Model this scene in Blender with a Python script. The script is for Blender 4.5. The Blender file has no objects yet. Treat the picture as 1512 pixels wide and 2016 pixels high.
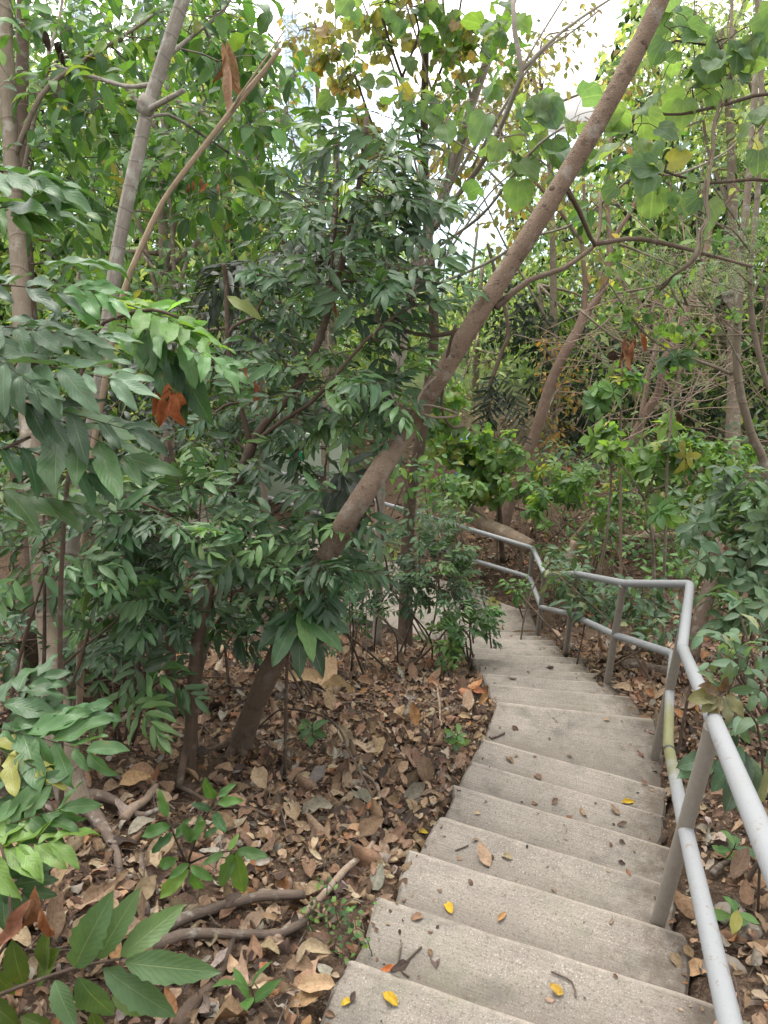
import bpy, bmesh, math
import numpy as np
from mathutils import Vector, noise

# ------------------------------------------------------------------ camera frame
F = 1515.0                      # focal length in pixels of the 1512x2016 photograph
PITCH = math.radians(27.0)
CP, SP = math.cos(PITCH), math.sin(PITCH)
RIGHT = np.array([1.0, 0, 0]); FWD = np.array([0, CP, -SP]); UP = np.array([0, SP, CP])
RNG = np.random.default_rng(7)
scene = bpy.context.scene
COL = scene.collection


def P(x, y, d):
    """the point of the place seen at (x, y) at depth d metres"""
    return d * ((x - 756) / F * RIGHT - (y - 1008) / F * UP + FWD)


def nrm(v):
    v = np.asarray(v, float)
    return v / (np.linalg.norm(v, axis=-1, keepdims=True) + 1e-12)


def sstep(a, b, x):
    t = np.clip((np.asarray(x, float) - a) / (b - a), 0, 1)
    return t * t * (3 - 2 * t)


# ------------------------------------------------------------------ the stairway in plan
# nosings: left end, right end, height of the tread that ends there
NOS = []
_L1, _R1 = np.array([0.0, 1.62]), np.array([0.90, 1.30])
for k in (5, 4, 3, 2, 1):
    NOS.append((_L1 - np.array([.107, .29]) * k, _R1 - np.array([.107, .29]) * k, -2.2 + .15 * k))
NOS += [(np.array(a), np.array(b), z) for a, b, z in [
    ((0.00, 1.62), (0.90, 1.30), -2.20), ((0.08, 1.93), (0.98, 1.60), -2.35), ((0.20, 2.22), (1.08, 1.88), -2.50),
    ((0.30, 2.52), (1.18, 2.18), -2.65), ((0.40, 2.82), (1.30, 2.46), -2.80), ((0.52, 3.12), (1.41, 2.77), -2.95),
    ((0.67, 3.59), (1.57, 3.44), -3.10), ((0.69, 3.93), (1.56, 3.81), -3.25), ((0.69, 4.22), (1.53, 4.12), -3.40),
    ((0.68, 4.50), (1.55, 4.41), -3.55), ((0.68, 4.78), (1.52, 4.70), -3.70), ((0.67, 5.05), (1.55, 4.98), -3.85),
    ((0.67, 5.32), (1.54, 5.26), -4.00), ((0.66, 5.58), (1.56, 5.53), -4.15), ((0.66, 5.86), (1.55, 5.82), -4.30),
    ((0.65, 6.12), (1.57, 6.09), -4.45), ((0.65, 6.38), (1.57, 6.36), -4.60)]]
_ly = np.array([a[1] for a, b, z in NOS]); _lx = np.array([a[0] for a, b, z in NOS])
_ry = np.array([b[1] for a, b, z in NOS]); _rx = np.array([b[0] for a, b, z in NOS])
_cy = (_ly + _ry) / 2; _cx = (_lx + _rx) / 2; _cz = np.array([z for a, b, z in NOS])
LAND_Z = -4.75
PATH_DIR = np.array([-.826, .563]); PATH_N = np.array([-.563, -.826])      # along the lower path, and towards the viewer


def _profile(y):
    ys = np.concatenate([[-30, -3], _cy, [6.7, 9.0, 13.0, 20.0, 40.0, 120.0, 600.0, 4000.0]])
    zs = np.concatenate([[3.5, -.2], _cz, [-4.78, -4.9, -5.2, -6.2, -9.0, -26.0, -60.0, -70.0]])
    return np.interp(y, ys, zs)


def ground(x, y):
    """height of the soil at (x, y)"""
    x = np.asarray(x, float); y = np.asarray(y, float)
    xl = np.interp(y, _ly, _lx); xr = np.interp(y, _ry, _rx)
    off = np.where(x < xl, x - xl, np.where(x > xr, x - xr, 0))
    k = .26 * (1 - sstep(2.4, 5.0, y))
    z = _profile(y + k * np.clip(x - (xl + xr) / 2, -2.6, 2.6))
    z = z - .075 * sstep(6.8, 6.0, y)
    left = sstep(0, -.5, off); right = sstep(0, .4, off)
    z = z + left * (-.03) + right * .03
    # hillside rising beyond the handrail, and to the right of the stairs
    t = (x - 1.56) * .563 + (y - 7.02) * .826
    far = sstep(-1.5, .6, x) * .09 * np.clip(t - .35, 0, 4.5)
    side = .07 * np.clip(x - 2.1, 0, 9) * sstep(30, 12, y)
    z = z + np.where(y > 5.5, np.maximum(far, side * .8), side)
    z = z + .05 * np.clip(-x - 1.0, 0, 6) * sstep(40, 8, y)
    # the stairs and the lower path are cut into the soil
    inside = sstep(-.02, .10, np.minimum(x - xl, xr - x)) * sstep(-2, -1.5, y) * sstep(6.5, 6.4, y)
    z = z - .34 * inside
    s = (x - 1.30) * PATH_DIR[0] + (y - 7.18) * PATH_DIR[1]; w = (x - 1.30) * PATH_N[0] + (y - 7.18) * PATH_N[1]
    onp = sstep(-.05, .1, w) * sstep(1.25, 1.1, w) * sstep(-.40, -.26, s) * sstep(9.5, 8, s)
    z = z * (1 - onp) + onp * np.minimum(z, LAND_Z - .2)
    return z


def bumpy(x, y, amp=1.0):
    x = np.atleast_1d(np.asarray(x, float)); y = np.atleast_1d(np.asarray(y, float))
    h = np.sin(x * 5.1 + 1.3 * np.sin(y * 3.7)) * np.cos(y * 4.3 + 1.1 * np.sin(x * 4.1)) * .016
    h += np.sin(x * 13.7 + y * 3.1) * np.cos(y * 12.1 - x * 5.3) * .008
    return amp * h


def gz(x, y):
    return float(ground(x, y) + bumpy(x, y)[0])


def hit(px, py):
    """where the ray through (px, py) meets the ground"""
    r = (px - 756) / F * RIGHT - (py - 1008) / F * UP + FWD
    t = np.linspace(.6, 40, 4000)
    pts = r[None] * t[:, None]
    below = pts[:, 2] < ground(pts[:, 0], pts[:, 1])
    i = int(np.argmax(below)) if below.any() else len(t) - 1
    p = pts[i].copy(); p[2] = gz(p[0], p[1])
    return p


def base_at(px, d):
    """ground point at picture column px and depth d"""
    x = (px - 756) / F * d
    y = np.linspace(.3, 45, 6000)
    z = ground(np.full_like(y, x), y)
    i = int(np.argmin(np.abs(y * CP - z * SP - d)))
    return np.array([x, y[i], gz(x, y[i])])


def dep(p):
    return float(np.dot(p, FWD))


# ------------------------------------------------------------------ node materials
class NT:
    def __init__(s, name):
        s.m = bpy.data.materials.new(name); s.m.use_nodes = True
        s.t = s.m.node_tree; s.t.nodes.clear()
        s.out = s.t.nodes.new('ShaderNodeOutputMaterial')

    def n(s, kind, **kw):
        nd = s.t.nodes.new('ShaderNode' + kind)
        for k, v in kw.items():
            if k in nd.inputs.keys() if isinstance(k, str) else False:
                s.set(nd, k, v)
            else:
                setattr(nd, k, v)
        return nd

    def set(s, nd, sock, v):
        i = nd.inputs[sock]
        if isinstance(v, bpy.types.NodeSocket):
            s.t.links.new(v, i)
        else:
            i.default_value = v

    def ramp(s, fac, stops):
        r = s.t.nodes.new('ShaderNodeValToRGB'); e = r.color_ramp.elements
        while len(e) < len(stops): e.new(.5)
        for el, (p, c) in zip(e, stops):
            el.position = p; el.color = (*c, 1) if len(c) == 3 else c
        s.t.links.new(fac, r.inputs[0]); return r.outputs[0]

    def mix(s, fac, a, b, mode='MIX'):
        m = s.t.nodes.new('ShaderNodeMix'); m.data_type = 'RGBA'; m.blend_type = mode
        for i, v in ((0, fac), (6, a), (7, b)):
            if isinstance(v, bpy.types.NodeSocket): s.t.links.new(v, m.inputs[i])
            else: m.inputs[i].default_value = (*v, 1) if (i > 0 and len(v) == 3) else v
        return m.outputs[2]

    def math(s, op, a, b=0.0, clamp=False):
        m = s.t.nodes.new('ShaderNodeMath'); m.operation = op; m.use_clamp = clamp
        for i, v in ((0, a), (1, b)):
            if isinstance(v, bpy.types.NodeSocket): s.t.links.new(v, m.inputs[i])
            else: m.inputs[i].default_value = v
        return m.outputs[0]

    def noise(s, vec, scale, detail=4, rough=.55, dist=0.0):
        nd = s.t.nodes.new('ShaderNodeTexNoise')
        nd.inputs['Scale'].default_value = scale; nd.inputs['Detail'].default_value = detail
        nd.inputs['Roughness'].default_value = rough; nd.inputs['Distortion'].default_value = dist
        s.t.links.new(vec, nd.inputs['Vector']); return nd.outputs['Fac']

    def geo(s):
        return s.t.nodes.new('ShaderNodeNewGeometry')

    def pos(s):
        return s.geo().outputs['Position']

    def bump(s, h, strength=.5, dist=.01):
        b = s.t.nodes.new('ShaderNodeBump'); b.inputs['Strength'].default_value = strength; b.inputs['Distance'].default_value = dist
        s.t.links.new(h, b.inputs['Height']); return b.outputs[0]

    def principled(s, col, rough=.8, spec=.3, normal=None, **kw):
        b = s.t.nodes.new('ShaderNodeBsdfPrincipled')
        for k, v in (('Base Color', col), ('Roughness', rough), ('Specular IOR Level', spec)):
            if isinstance(v, bpy.types.NodeSocket): s.t.links.new(v, b.inputs[k])
            else: b.inputs[k].default_value = (*v, 1) if k == 'Base Color' and len(v) == 3 else v
        for k, v in kw.items(): b.inputs[k].default_value = v
        if normal is not None: s.t.links.new(normal, b.inputs['Normal'])
        return b.outputs[0]

    def done(s, sh):
        s.t.links.new(sh, s.out.inputs['Surface']); return s.m


def leaf_material(name, trans=.30, rough=.42, spec=.45, vein=.35, back=1.25, dry=False, sidev=.16, palm=False):
    t = NT(name)
    att = t.t.nodes.new('ShaderNodeAttribute'); att.attribute_name = 'tint'
    uv = t.t.nodes.new('ShaderNodeUVMap')
    sep = t.t.nodes.new('ShaderNodeSeparateXYZ'); t.t.links.new(uv.outputs[0], sep.inputs[0])
    u, v = sep.outputs[0], sep.outputs[1]
    au = t.math('ABSOLUTE', t.math('SUBTRACT', u, .5))
    mid = t.math('SUBTRACT', 1.0, t.math('DIVIDE', au, .030), True)                         # midrib
    sv = t.math('SINE', t.math('MULTIPLY', t.math('SUBTRACT', v, t.math('MULTIPLY', au, .55)), 62.0))
    if palm: sv = t.math('COSINE', t.math('MULTIPLY', t.math('DIVIDE', t.math('SUBTRACT', u, .5), t.math('ADD', v, .16)), 13.0))
    side = t.math('MULTIPLY', t.math('GREATER_THAN', sv, .90), sidev)
    veins = t.math('MULTIPLY', t.math('MAXIMUM', mid, side), vein)
    blot = t.noise(t.pos(), 38, 3)
    base = t.mix(t.math('MULTIPLY', blot, .9), att.outputs['Color'], t.mix(1.0, att.outputs['Color'], (.55, .55, .55), 'MULTIPLY'))
    if dry:
        base = t.mix(t.ramp(t.noise(t.pos(), 90, 3), [(.40, (0, 0, 0)), (.80, (1, 1, 1))]), base, t.mix(1.0, base, (.55, .50, .46), 'MULTIPLY'))
    spots = t.ramp(t.noise(t.pos(), 21, 2), [(.66, (0, 0, 0)), (.72, (1, 1, 1))])
    if not dry:
        base = t.mix(t.math('MULTIPLY', spots, .35), base, (.16, .13, .035))
    col = t.mix(veins, base, t.mix(.5, base, (.42, .48, .22) if not dry else (.45, .33, .2)))
    bf = t.geo().outputs['Backfacing']
    col = t.mix(bf, col, t.mix(1.0, col, (back, back, back * .95), 'MULTIPLY'))
    nb = t.bump(t.math('ADD', t.math('MULTIPLY', sv, .22), t.math('MULTIPLY', mid, -1.5)), .30, .002)
    rgh = t.math('ADD', t.math('MULTIPLY', blot, .22), rough - .1)
    d = t.principled(col, rgh, spec, nb)
    tr = t.t.nodes.new('ShaderNodeBsdfTranslucent')
    tc = t.mix(1.0, col, (1.5, 1.45, .68) if not dry else (1.25, 1.0, .7), 'MULTIPLY')
    t.t.links.new(tc, tr.inputs[0])
    mx = t.t.nodes.new('ShaderNodeMixShader'); mx.inputs[0].default_value = trans
    t.t.links.new(d, mx.inputs[1]); t.t.links.new(tr.outputs[0], mx.inputs[2])
    return t.done(mx.outputs[0])


def bark_material(name, c1, c2, c3=None, scale=1.0, ring=0.0, lichen=0.0, speck=0.0, streak=.45, foot=0.0):
    t = NT(name)
    uv = t.t.nodes.new('ShaderNodeUVMap')
    pos = t.pos()
    n1 = t.noise(pos, 9 * scale, 5, .62); n2 = t.noise(pos, 70 * scale, 4, .65)
    mp = t.t.nodes.new('ShaderNodeMapping'); mp.inputs['Scale'].default_value = (14, 5, 1)
    t.t.links.new(uv.outputs[0], mp.inputs[0])
    st = t.noise(mp.outputs[0], 2.5, 5, .65)
    col = t.mix(t.ramp(n1, [(.34, (0, 0, 0)), (.66, (1, 1, 1))]), c1, c2)
    col = t.mix(t.math('MULTIPLY', t.ramp(st, [(.35, (1, 1, 1)), (.6, (0, 0, 0))]), streak), col, c3 or tuple(v * .5 for v in c1))
    h = t.math('ADD', t.math('MULTIPLY', n2, .5), t.math('MULTIPLY', st, 1.8 * streak))
    if speck:
        vo = t.t.nodes.new('ShaderNodeTexVoronoi'); vo.inputs['Scale'].default_value = 150
        t.t.links.new(pos, vo.inputs['Vector'])
        sp = t.ramp(vo.outputs['Distance'], [(.20, (1, 1, 1)), (.42, (0, 0, 0))])
        col = t.mix(t.math('MULTIPLY', sp, speck), col, (.36, .27, .205))
        h = t.math('ADD', h, t.math('MULTIPLY', sp, 1.1))
        dk = t.ramp(t.noise(pos, 26, 4, .7), [(.56, (0, 0, 0)), (.66, (1, 1, 1))])
        col = t.mix(t.math('MULTIPLY', dk, .5), col, (.07, .048, .035)); h = t.math('SUBTRACT', h, t.math('MULTIPLY', dk, .6))
    if ring:
        sep = t.t.nodes.new('ShaderNodeSeparateXYZ'); t.t.links.new(uv.outputs[0], sep.inputs[0])
        vv = t.math('ADD', t.math('MULTIPLY', sep.outputs[1], 1 / ring), t.math('MULTIPLY', t.noise(pos, 3, 2), 1.4))
        fr = t.math('FRACT', vv)
        rg = t.ramp(fr, [(0, (1, 1, 1)), (.05, (1, 1, 1)), (.10, (0, 0, 0)), (.93, (0, 0, 0))])
        col = t.mix(t.math('MULTIPLY', rg, .55), col, tuple(v * .42 for v in c1))
        h = t.math('ADD', h, t.math('MULTIPLY', rg, 1.2))
    if lichen:
        lc = t.ramp(t.noise(pos, 13 * scale, 4, .6), [(.56, (0, 0, 0)), (.66, (1, 1, 1))])
        col = t.mix(t.math('MULTIPLY', lc, lichen), col, (.42, .42, .37))
    if foot:                                                       # darker bark near the ground
        sp_ = t.t.nodes.new('ShaderNodeSeparateXYZ'); t.t.links.new(uv.outputs[0], sp_.inputs[0])
        ft = t.math('SUBTRACT', 1.0, t.math('DIVIDE', t.math('ADD', sp_.outputs[1], t.math('MULTIPLY', t.math('SUBTRACT', n1, .5), 1.2)), foot), True)
        col = t.mix(t.math('MULTIPLY', ft, .75), col, tuple(v * .42 for v in c1))
    return t.done(t.principled(col, .88, .2, t.bump(h, .8, .007)))


def plain(name, col, rough=.6, spec=.4, noise_amt=.25, scale=20, metallic=0):
    t = NT(name)
    n = t.noise(t.pos(), scale, 4)
    c = t.mix(t.math('MULTIPLY', n, noise_amt * 2), col, tuple(v * .55 for v in col))
    return t.done(t.principled(c, rough, spec, t.bump(n, .15, .004), Metallic=metallic))


M = {}
M['leaf_dark'] = leaf_material('glossy_dark_leaf', .24, .42, .42, .5)
M['leaf_mid'] = leaf_material('green_leaf', .36, .46, .36, .45)
M['leaf_thin'] = leaf_material('thin_backlit_leaf', .50, .5, .5, .40, 1.1, sidev=.5)
M['leaf_heart'] = leaf_material('broad_heart_leaf', .58, .5, .5, .5, 1.1, sidev=.55, palm=True)
M['leaf_dry'] = leaf_material('dry_leaf', .08, .75, .2, .35, 1.0, dry=True)
M['leaf_far'] = leaf_material('distant_leaf', .48, .6, .25, .1)
M['bark_main'] = bark_material('reddish_brown_bark', (.205, .150, .110), (.140, .098, .070), (.075, .053, .040), .8, lichen=.30, speck=.8, streak=.15, foot=2.4)
M['bark_grey'] = bark_material('ringed_grey_bark', (.30, .265, .225), (.22, .195, .165), None, 1.0, ring=.10, lichen=.5)
M['bark_tan'] = bark_material('tan_bark', (.23, .185, .14), (.165, .135, .10), None, 1.0, ring=.22, lichen=.35)
M['bark_dark'] = bark_material('dark_brown_bark', (.115, .080, .058), (.075, .055, .042), None, 1.2, lichen=.15)
M['bark_red'] = bark_material('pinkish_bark', (.225, .155, .118), (.165, .112, .084), None, 1.0, lichen=.15)
M['bark_pale'] = bark_material('pale_grey_bark', (.36, .315, .27), (.25, .215, .18), None, 1.2, lichen=.45)
M['dead_wood'] = bark_material('weathered_dead_wood', (.42, .32, .22), (.31, .235, .165), (.17, .12, .085), 2.0)
M['log'] = bark_material('fallen_log_bark', (.30, .225, .165), (.21, .155, .115), None, 1.2, lichen=.4)
M['root'] = bark_material('dirty_root_bark', (.165, .125, .10), (.105, .078, .062), None, 1.6, lichen=.35)
M['vine'] = bark_material('vine_bark', (.25, .20, .15), (.16, .125, .095), None, 2.5)


# ------------------------------------------------------------------ mesh assembly
class MB:
    """collects tubes, sheets and leaves and links them as ONE mesh object"""
    def __init__(s):
        s.v = []; s.f = []; s.uv = []; s.c = []; s.n = 0

    def add(s, verts, quads, uv, col=(1, 1, 1)):
        verts = np.asarray(verts, float); quads = np.asarray(quads, int)
        s.v.append(verts); s.f.append(quads + s.n); s.uv.append(np.asarray(uv, float))
        c = np.asarray(col, float)
        s.c.append(np.tile(c, (len(verts), 1)) if c.ndim == 1 else c)
        s.n += len(verts)

    def tube(s, pts, radii, sides=6, col=(1, 1, 1), cap=True, lumpy=0.0):
        pts = np.asarray(pts, float); n = len(pts)
        if n < 2: return
        rad = np.broadcast_to(np.asarray(radii, float), (n,))
        tan = nrm(np.gradient(pts, axis=0))
        ref = np.array([0, 0, 1.0]) if abs(tan[0][2]) < .9 else np.array([1.0, 0, 0])
        a = nrm(np.cross(ref, tan[0])); A = np.empty((n, 3))
        for i in range(n):
            a = nrm(a - tan[i] * np.dot(a, tan[i])); A[i] = a
        Bv = np.cross(tan, A)
        th = np.linspace(0, 2 * np.pi, sides, endpoint=False)
        r = rad[:, None] * np.ones(sides)
        if lumpy:
            L = np.arange(n)[:, None]
            r = r * (1 + lumpy * (np.sin(th[None] * 2 + L * .61) * .6 + np.sin(th[None] * 3 - L * .37 + 1.7) * .4 + np.sin(L * 1.3) * .35))
        ring = pts[:, None] + r[..., None] * (np.cos(th)[None, :, None] * A[:, None] + np.sin(th)[None, :, None] * Bv[:, None])
        ln = np.concatenate([[0], np.cumsum(np.linalg.norm(np.diff(pts, axis=0), axis=1))])
        uvv = np.stack([np.tile(np.arange(sides) / sides, (n, 1)), np.tile(ln[:, None], (1, sides))], -1)
        V = ring.reshape(-1, 3); U = uvv.reshape(-1, 2)
        i = np.arange(n - 1)[:, None] * sides; j = np.arange(sides)[None]; j2 = (j + 1) % sides
        Q = np.stack([i + j, i + j2, i + sides + j2, i + sides + j], -1).reshape(-1, 4)
        if cap:
            k = len(V); V = np.vstack([V, pts[0], pts[-1]]); U = np.vstack([U, [.5, 0], [.5, ln[-1]]])
            h = sides // 2
            qa = [[k, (2 * q + 2) % sides, 2 * q + 1, 2 * q] for q in range(h)] if sides % 2 == 0 else []
            o = (n - 1) * sides
            qb = [[k + 1, o + 2 * q, o + 2 * q + 1, o + (2 * q + 2) % sides] for q in range(h)] if sides % 2 == 0 else []
            if qa: Q = np.vstack([Q, qa, qb])
        s.add(V, Q, U, col)

    def leaves(s, tpls, rows):
        """rows: (position, direction, normal, length, width scale, colour, template index)"""
        if not rows: return
        Pn = np.array([r[0] for r in rows]); D = nrm(np.array([r[1] for r in rows])); N = np.array([r[2] for r in rows], float)
        L = np.array([r[3] for r in rows]); W = np.array([r[4] for r in rows]); C = np.array([r[5] for r in rows]); I = np.array([r[6] for r in rows])
        X = np.cross(D, N); bad = np.linalg.norm(X, axis=1) < 1e-4; X[bad] = np.cross(D[bad], [.3, .8, .5]); X = nrm(X); N = np.cross(X, D)
        for k, (tv, tf, tuv) in enumerate(tpls):
            m = np.where(I == k)[0]
            if not len(m): continue
            V = Pn[m][:, None] + L[m][:, None, None] * (tv[None, :, 0, None] * W[m][:, None, None] * X[m][:, None] + tv[None, :, 1, None] * D[m][:, None] + (tv[None, :, 2, None] + tv[None, :, 3, None] * W[m][:, None, None]) * N[m][:, None])
            nv = len(tv)
            Q = (np.arange(len(m)) * nv)[:, None, None] + tf[None]
            s.add(V.reshape(-1, 3), Q.reshape(-1, 4), np.tile(tuv, (len(m), 1)), np.repeat(C[m], nv, axis=0))

    def build(s, name, mat, parent=None, origin=(0, 0, 0), smooth=True):
        if not s.v: return None
        V = np.vstack(s.v) - np.asarray(origin); Q = np.vstack(s.f); U = np.vstack(s.uv); C = np.vstack(s.c)
        me = bpy.data.meshes.new(name)
        me.vertices.add(len(V)); me.vertices.foreach_set('co', V.astype(np.float32).ravel())
        me.loops.add(Q.size); me.loops.foreach_set('vertex_index', Q.astype(np.int32).ravel())
        me.polygons.add(len(Q)); me.polygons.foreach_set('loop_start', (np.arange(len(Q)) * 4).astype(np.int32))
        me.polygons.foreach_set('use_smooth', np.full(len(Q), smooth))
        l = me.uv_layers.new(name='UVMap'); l.data.foreach_set('uv', U[Q.ravel()].astype(np.float32).ravel())
        at = me.attributes.new('tint', 'FLOAT_COLOR', 'POINT')
        at.data.foreach_set('color', np.hstack([C, np.ones((len(C), 1))]).astype(np.float32).ravel())
        me.update(calc_edges=True); me.validate()
        me.materials.append(mat)
        o = bpy.data.objects.new(name, me); COL.objects.link(o)
        if parent is not None: o.parent = parent
        else: o.location = Vector(origin)
        return o


def tag(o, label=None, cat=None, group=None, kind=None):
    if label: o['label'] = label
    if cat: o['category'] = cat
    if group: o['group'] = group
    if kind: o['kind'] = kind
    return o


def empty(name, loc, label, cat, group=None):
    o = bpy.data.objects.new(name, None); COL.objects.link(o); o.location = Vector(loc); o.empty_display_size = .1
    return tag(o, label, cat, group)


def smooth_line(pts, step=.08):
    """Catmull-Rom through pts, resampled"""
    p = np.asarray(pts, float)
    if len(p) < 3:
        n = max(2, int(np.linalg.norm(p[-1] - p[0]) / step) + 1)
        return p[0] + (p[-1] - p[0]) * np.linspace(0, 1, n)[:, None]
    q = np.vstack([2 * p[0] - p[1], p, 2 * p[-1] - p[-2]]); out = []
    for i in range(1, len(q) - 2):
        n = max(2, int(np.linalg.norm(q[i + 1] - q[i]) / step)); t = np.linspace(0, 1, n, endpoint=False)[:, None]
        a, b, c, d = q[i - 1], q[i], q[i + 1], q[i + 2]
        out.append(.5 * (2 * b + (c - a) * t + (2 * a - 5 * b + 4 * c - d) * t ** 2 + (3 * b - a - 3 * c + d) * t ** 3))
    return np.vstack(out + [p[-1:]])


# ------------------------------------------------------------------ leaf shapes
def leaf_tpl(kind, rows=5, cols=2, curl=.4, fold=.3, wave=0.0, seed=0, twist=0.0):
    r = np.random.default_rng(seed)
    t = np.linspace(0, 1, rows + 1)
    if kind == 'ellip': w = np.sin(np.pi * t ** .9) ** .8 * (1 - .15 * t); w[0] = .05
    elif kind == 'lance': w = np.sin(np.pi * t ** .86) ** .68; w[0] = .05
    elif kind == 'obov': w = np.sin(np.pi * np.clip(t, 0, 1) ** 1.35) ** .75; w[0] = .05
    elif kind == 'heart': w = np.interp(t, [0, .08, .25, .45, .65, .85, .95, 1], [.50, .84, 1.0, 1.0, .88, .52, .22, .02]) * (1 + r.uniform(-.05, .05, rows + 1))
    elif kind == 'dry': w = np.sin(np.pi * t ** .9) ** .7; w[0] = .06
    elif kind == 'serrate':
        w = np.sin(np.pi * t ** .85) ** .8; w[0] = .05; w = w * np.where(np.arange(rows + 1) % 2 == 0, 1.06, .95)
    w[-1] = max(.015, w[-1]) if kind != 'dry' else .05
    a = curl * t + .12 * np.sin(t * 5 + r.uniform(0, 6)) * (curl != 0)
    dl = 1.0 / rows
    y = np.concatenate([[0], np.cumsum(np.cos((a[1:] + a[:-1]) / 2) * dl)]); z = -np.concatenate([[0], np.cumsum(np.sin((a[1:] + a[:-1]) / 2) * dl)])
    side_w = np.ones((rows + 1, 2))
    if kind in ('ellip', 'lance', 'obov', 'heart', 'serrate') and rows > 3:
        side_w = 1 + r.uniform(-.10, .06, (rows + 1, 2))
        if seed % 3 == 1: side_w[int(r.integers(2, rows)), int(r.integers(2))] *= .62
    o = np.linspace(-1, 1, cols + 1); V = []; U = []
    ph = r.uniform(0, 6, 2)
    for i in range(rows + 1):
        for q in o:
            x = q * w[i] * .5 * side_w[i, 0 if q < 0 else 1]
            zf = fold * abs(x) + wave * abs(q) * np.sin(t[i] * 11 + (ph[0] if q > 0 else ph[1])) * .8
            yy = y[i] - (.10 * abs(q) if kind == 'heart' and i < 2 else 0)
            tw = twist * t[i]
            V.append((x * math.cos(tw), yy, z[i], zf + x * math.sin(tw))); U.append((q * .5 + .5, t[i]))
    c = cols + 1
    Q = [(i * c + j, i * c + j + 1, (i + 1) * c + j + 1, (i + 1) * c + j) for i in range(rows) for j in range(cols)]
    return np.array(V), np.array(Q), np.array(U)


TPL = {
    'pinna': [leaf_tpl('lance', 6, 2, c, f, .14, k, tw) for k, (c, f, tw) in enumerate([(.22, .40, .1), (.42, .30, -.2), (.08, .45, .25), (.65, .35, -.1)])],
    'close': [leaf_tpl('lance', 10, 4, c, f, .16, k + 20, tw) for k, (c, f, tw) in enumerate([(.20, .34, .15), (.42, .26, -.25), (.08, .42, .2), (.6, .3, -.15)])],
    'serrate': [leaf_tpl('serrate', 16, 4, c, f, .04, k + 40, tw) for k, (c, f, tw) in enumerate([(.3, .35, .1), (.5, .3, -.15), (.2, .4, .15)])],
    'ellip': [leaf_tpl('ellip', 5, 2, c, f, .05, k + 60, tw) for k, (c, f, tw) in enumerate([(.5, .35, .1), (.8, .3, -.2), (.3, .45, .2), (1.05, .3, 0)])],
    'obov': [leaf_tpl('obov', 5, 2, c, f, .04, k + 80, tw) for k, (c, f, tw) in enumerate([(.5, .35, .1), (.8, .3, -.2), (.3, .4, .2)])],
    'heart': [leaf_tpl('heart', 8, 4, c, f, .10, k + 100, tw) for k, (c, f, tw) in enumerate([(.5, .30, .1), (.9, .25, -.15), (.3, .4, .2), (1.2, .2, 0)])],
    'small': [leaf_tpl('ellip', 3, 2, c, f, 0, k + 120, tw) for k, (c, f, tw) in enumerate([(.5, .3, .1), (.9, .2, -.2), (.2, .4, .2)])],
    'tiny': [leaf_tpl('ellip', 2, 1, c, 0, 0, k + 140, tw) for k, (c, tw) in enumerate([(.4, .3), (.9, -.3)])],
    'dry': [leaf_tpl('dry', 6, 4, c, f, w, k + 160, tw) for k, (c, f, w, tw) in enumerate([(.7, .45, .12, .25), (-.55, .35, .16, -.3), (1.1, .25, .12, .4), (.25, .7, .18, -.25), (-.3, -.5, .14, .35)])],
    'curl_lite': [leaf_tpl('dry', 6, 4, c, f, w, k + 200, tw) for k, (c, f, w, tw) in enumerate([(1.3, .9, .25, .7), (-1.1, .8, .3, -.8), (1.9, .5, .25, .9), (.5, 1.3, .3, -.5), (-.8, -.9, .25, .9)])],
    'curl': [leaf_tpl('dry', 9, 4, c, f, w, k + 180, tw) for k, (c, f, w, tw) in enumerate([(.9, .9, .22, .6), (-.7, 1.1, .25, -.7), (1.3, .6, .2, .9), (.4, 1.3, .25, -.5), (-.5, .8, .22, .8)])],
}

PAL = {  # leaf base colours with weights
    'dark': [((.028, .064, .026), 5), ((.040, .085, .030), 4), ((.060, .112, .034), 2.5), ((.020, .044, .020), 2.5)],
    'mid': [((.045, .105, .028), 4), ((.065, .140, .034), 4), ((.030, .075, .024), 3), ((.105, .18, .035), 1.5), ((.16, .155, .03), .25)],
    'bright': [((.085, .18, .032), 4), ((.13, .235, .035), 3), ((.055, .13, .032), 3), ((.20, .23, .03), .8)],
    'heart': [((.085, .17, .055), 4), ((.115, .205, .05), 4), ((.07, .14, .06), 3), ((.24, .23, .03), .3)],
    'olive': [((.15, .15, .045), 4), ((.19, .17, .06), 3), ((.11, .125, .035), 3), ((.22, .15, .055), 1.5)],
    'gold': [((.30, .17, .05), 3), ((.22, .14, .045), 2), ((.12, .14, .04), 3)],
    'shade': [((.018, .042, .020), 5), ((.026, .058, .024), 4), ((.040, .080, .030), 2)],  # dark foliage greens with thicket shade put into the colour
    'hazy': [((.105, .14, .048), 4), ((.14, .175, .055), 3), ((.065, .11, .045), 3), ((.17, .20, .065), 1)],  # distance haze put into these pale leaf colours
    'dull': [((.050, .098, .048), 4), ((.065, .118, .055), 3), ((.038, .075, .036), 3), ((.12, .13, .05), .6)],
    'fine': [((.085, .16, .050), 4), ((.12, .20, .055), 3), ((.065, .12, .045), 2)],
    'dry': [((.30, .20, .125), 5), ((.22, .135, .08), 5), ((.14, .085, .055), 4), ((.37, .27, .175), 3), ((.30, .26, .21), 2), ((.07, .048, .038), 3), ((.33, .16, .07), 1)],
    'red': [((.30, .125, .06), 3), ((.22, .10, .055), 2), ((.34, .17, .085), 1)],
    'rust': [((.46, .17, .07), 3), ((.38, .14, .06), 2), ((.50, .22, .10), 1)],
    'tan': [((.42, .28, .16), 2), ((.36, .22, .11), 2)],
}
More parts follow.
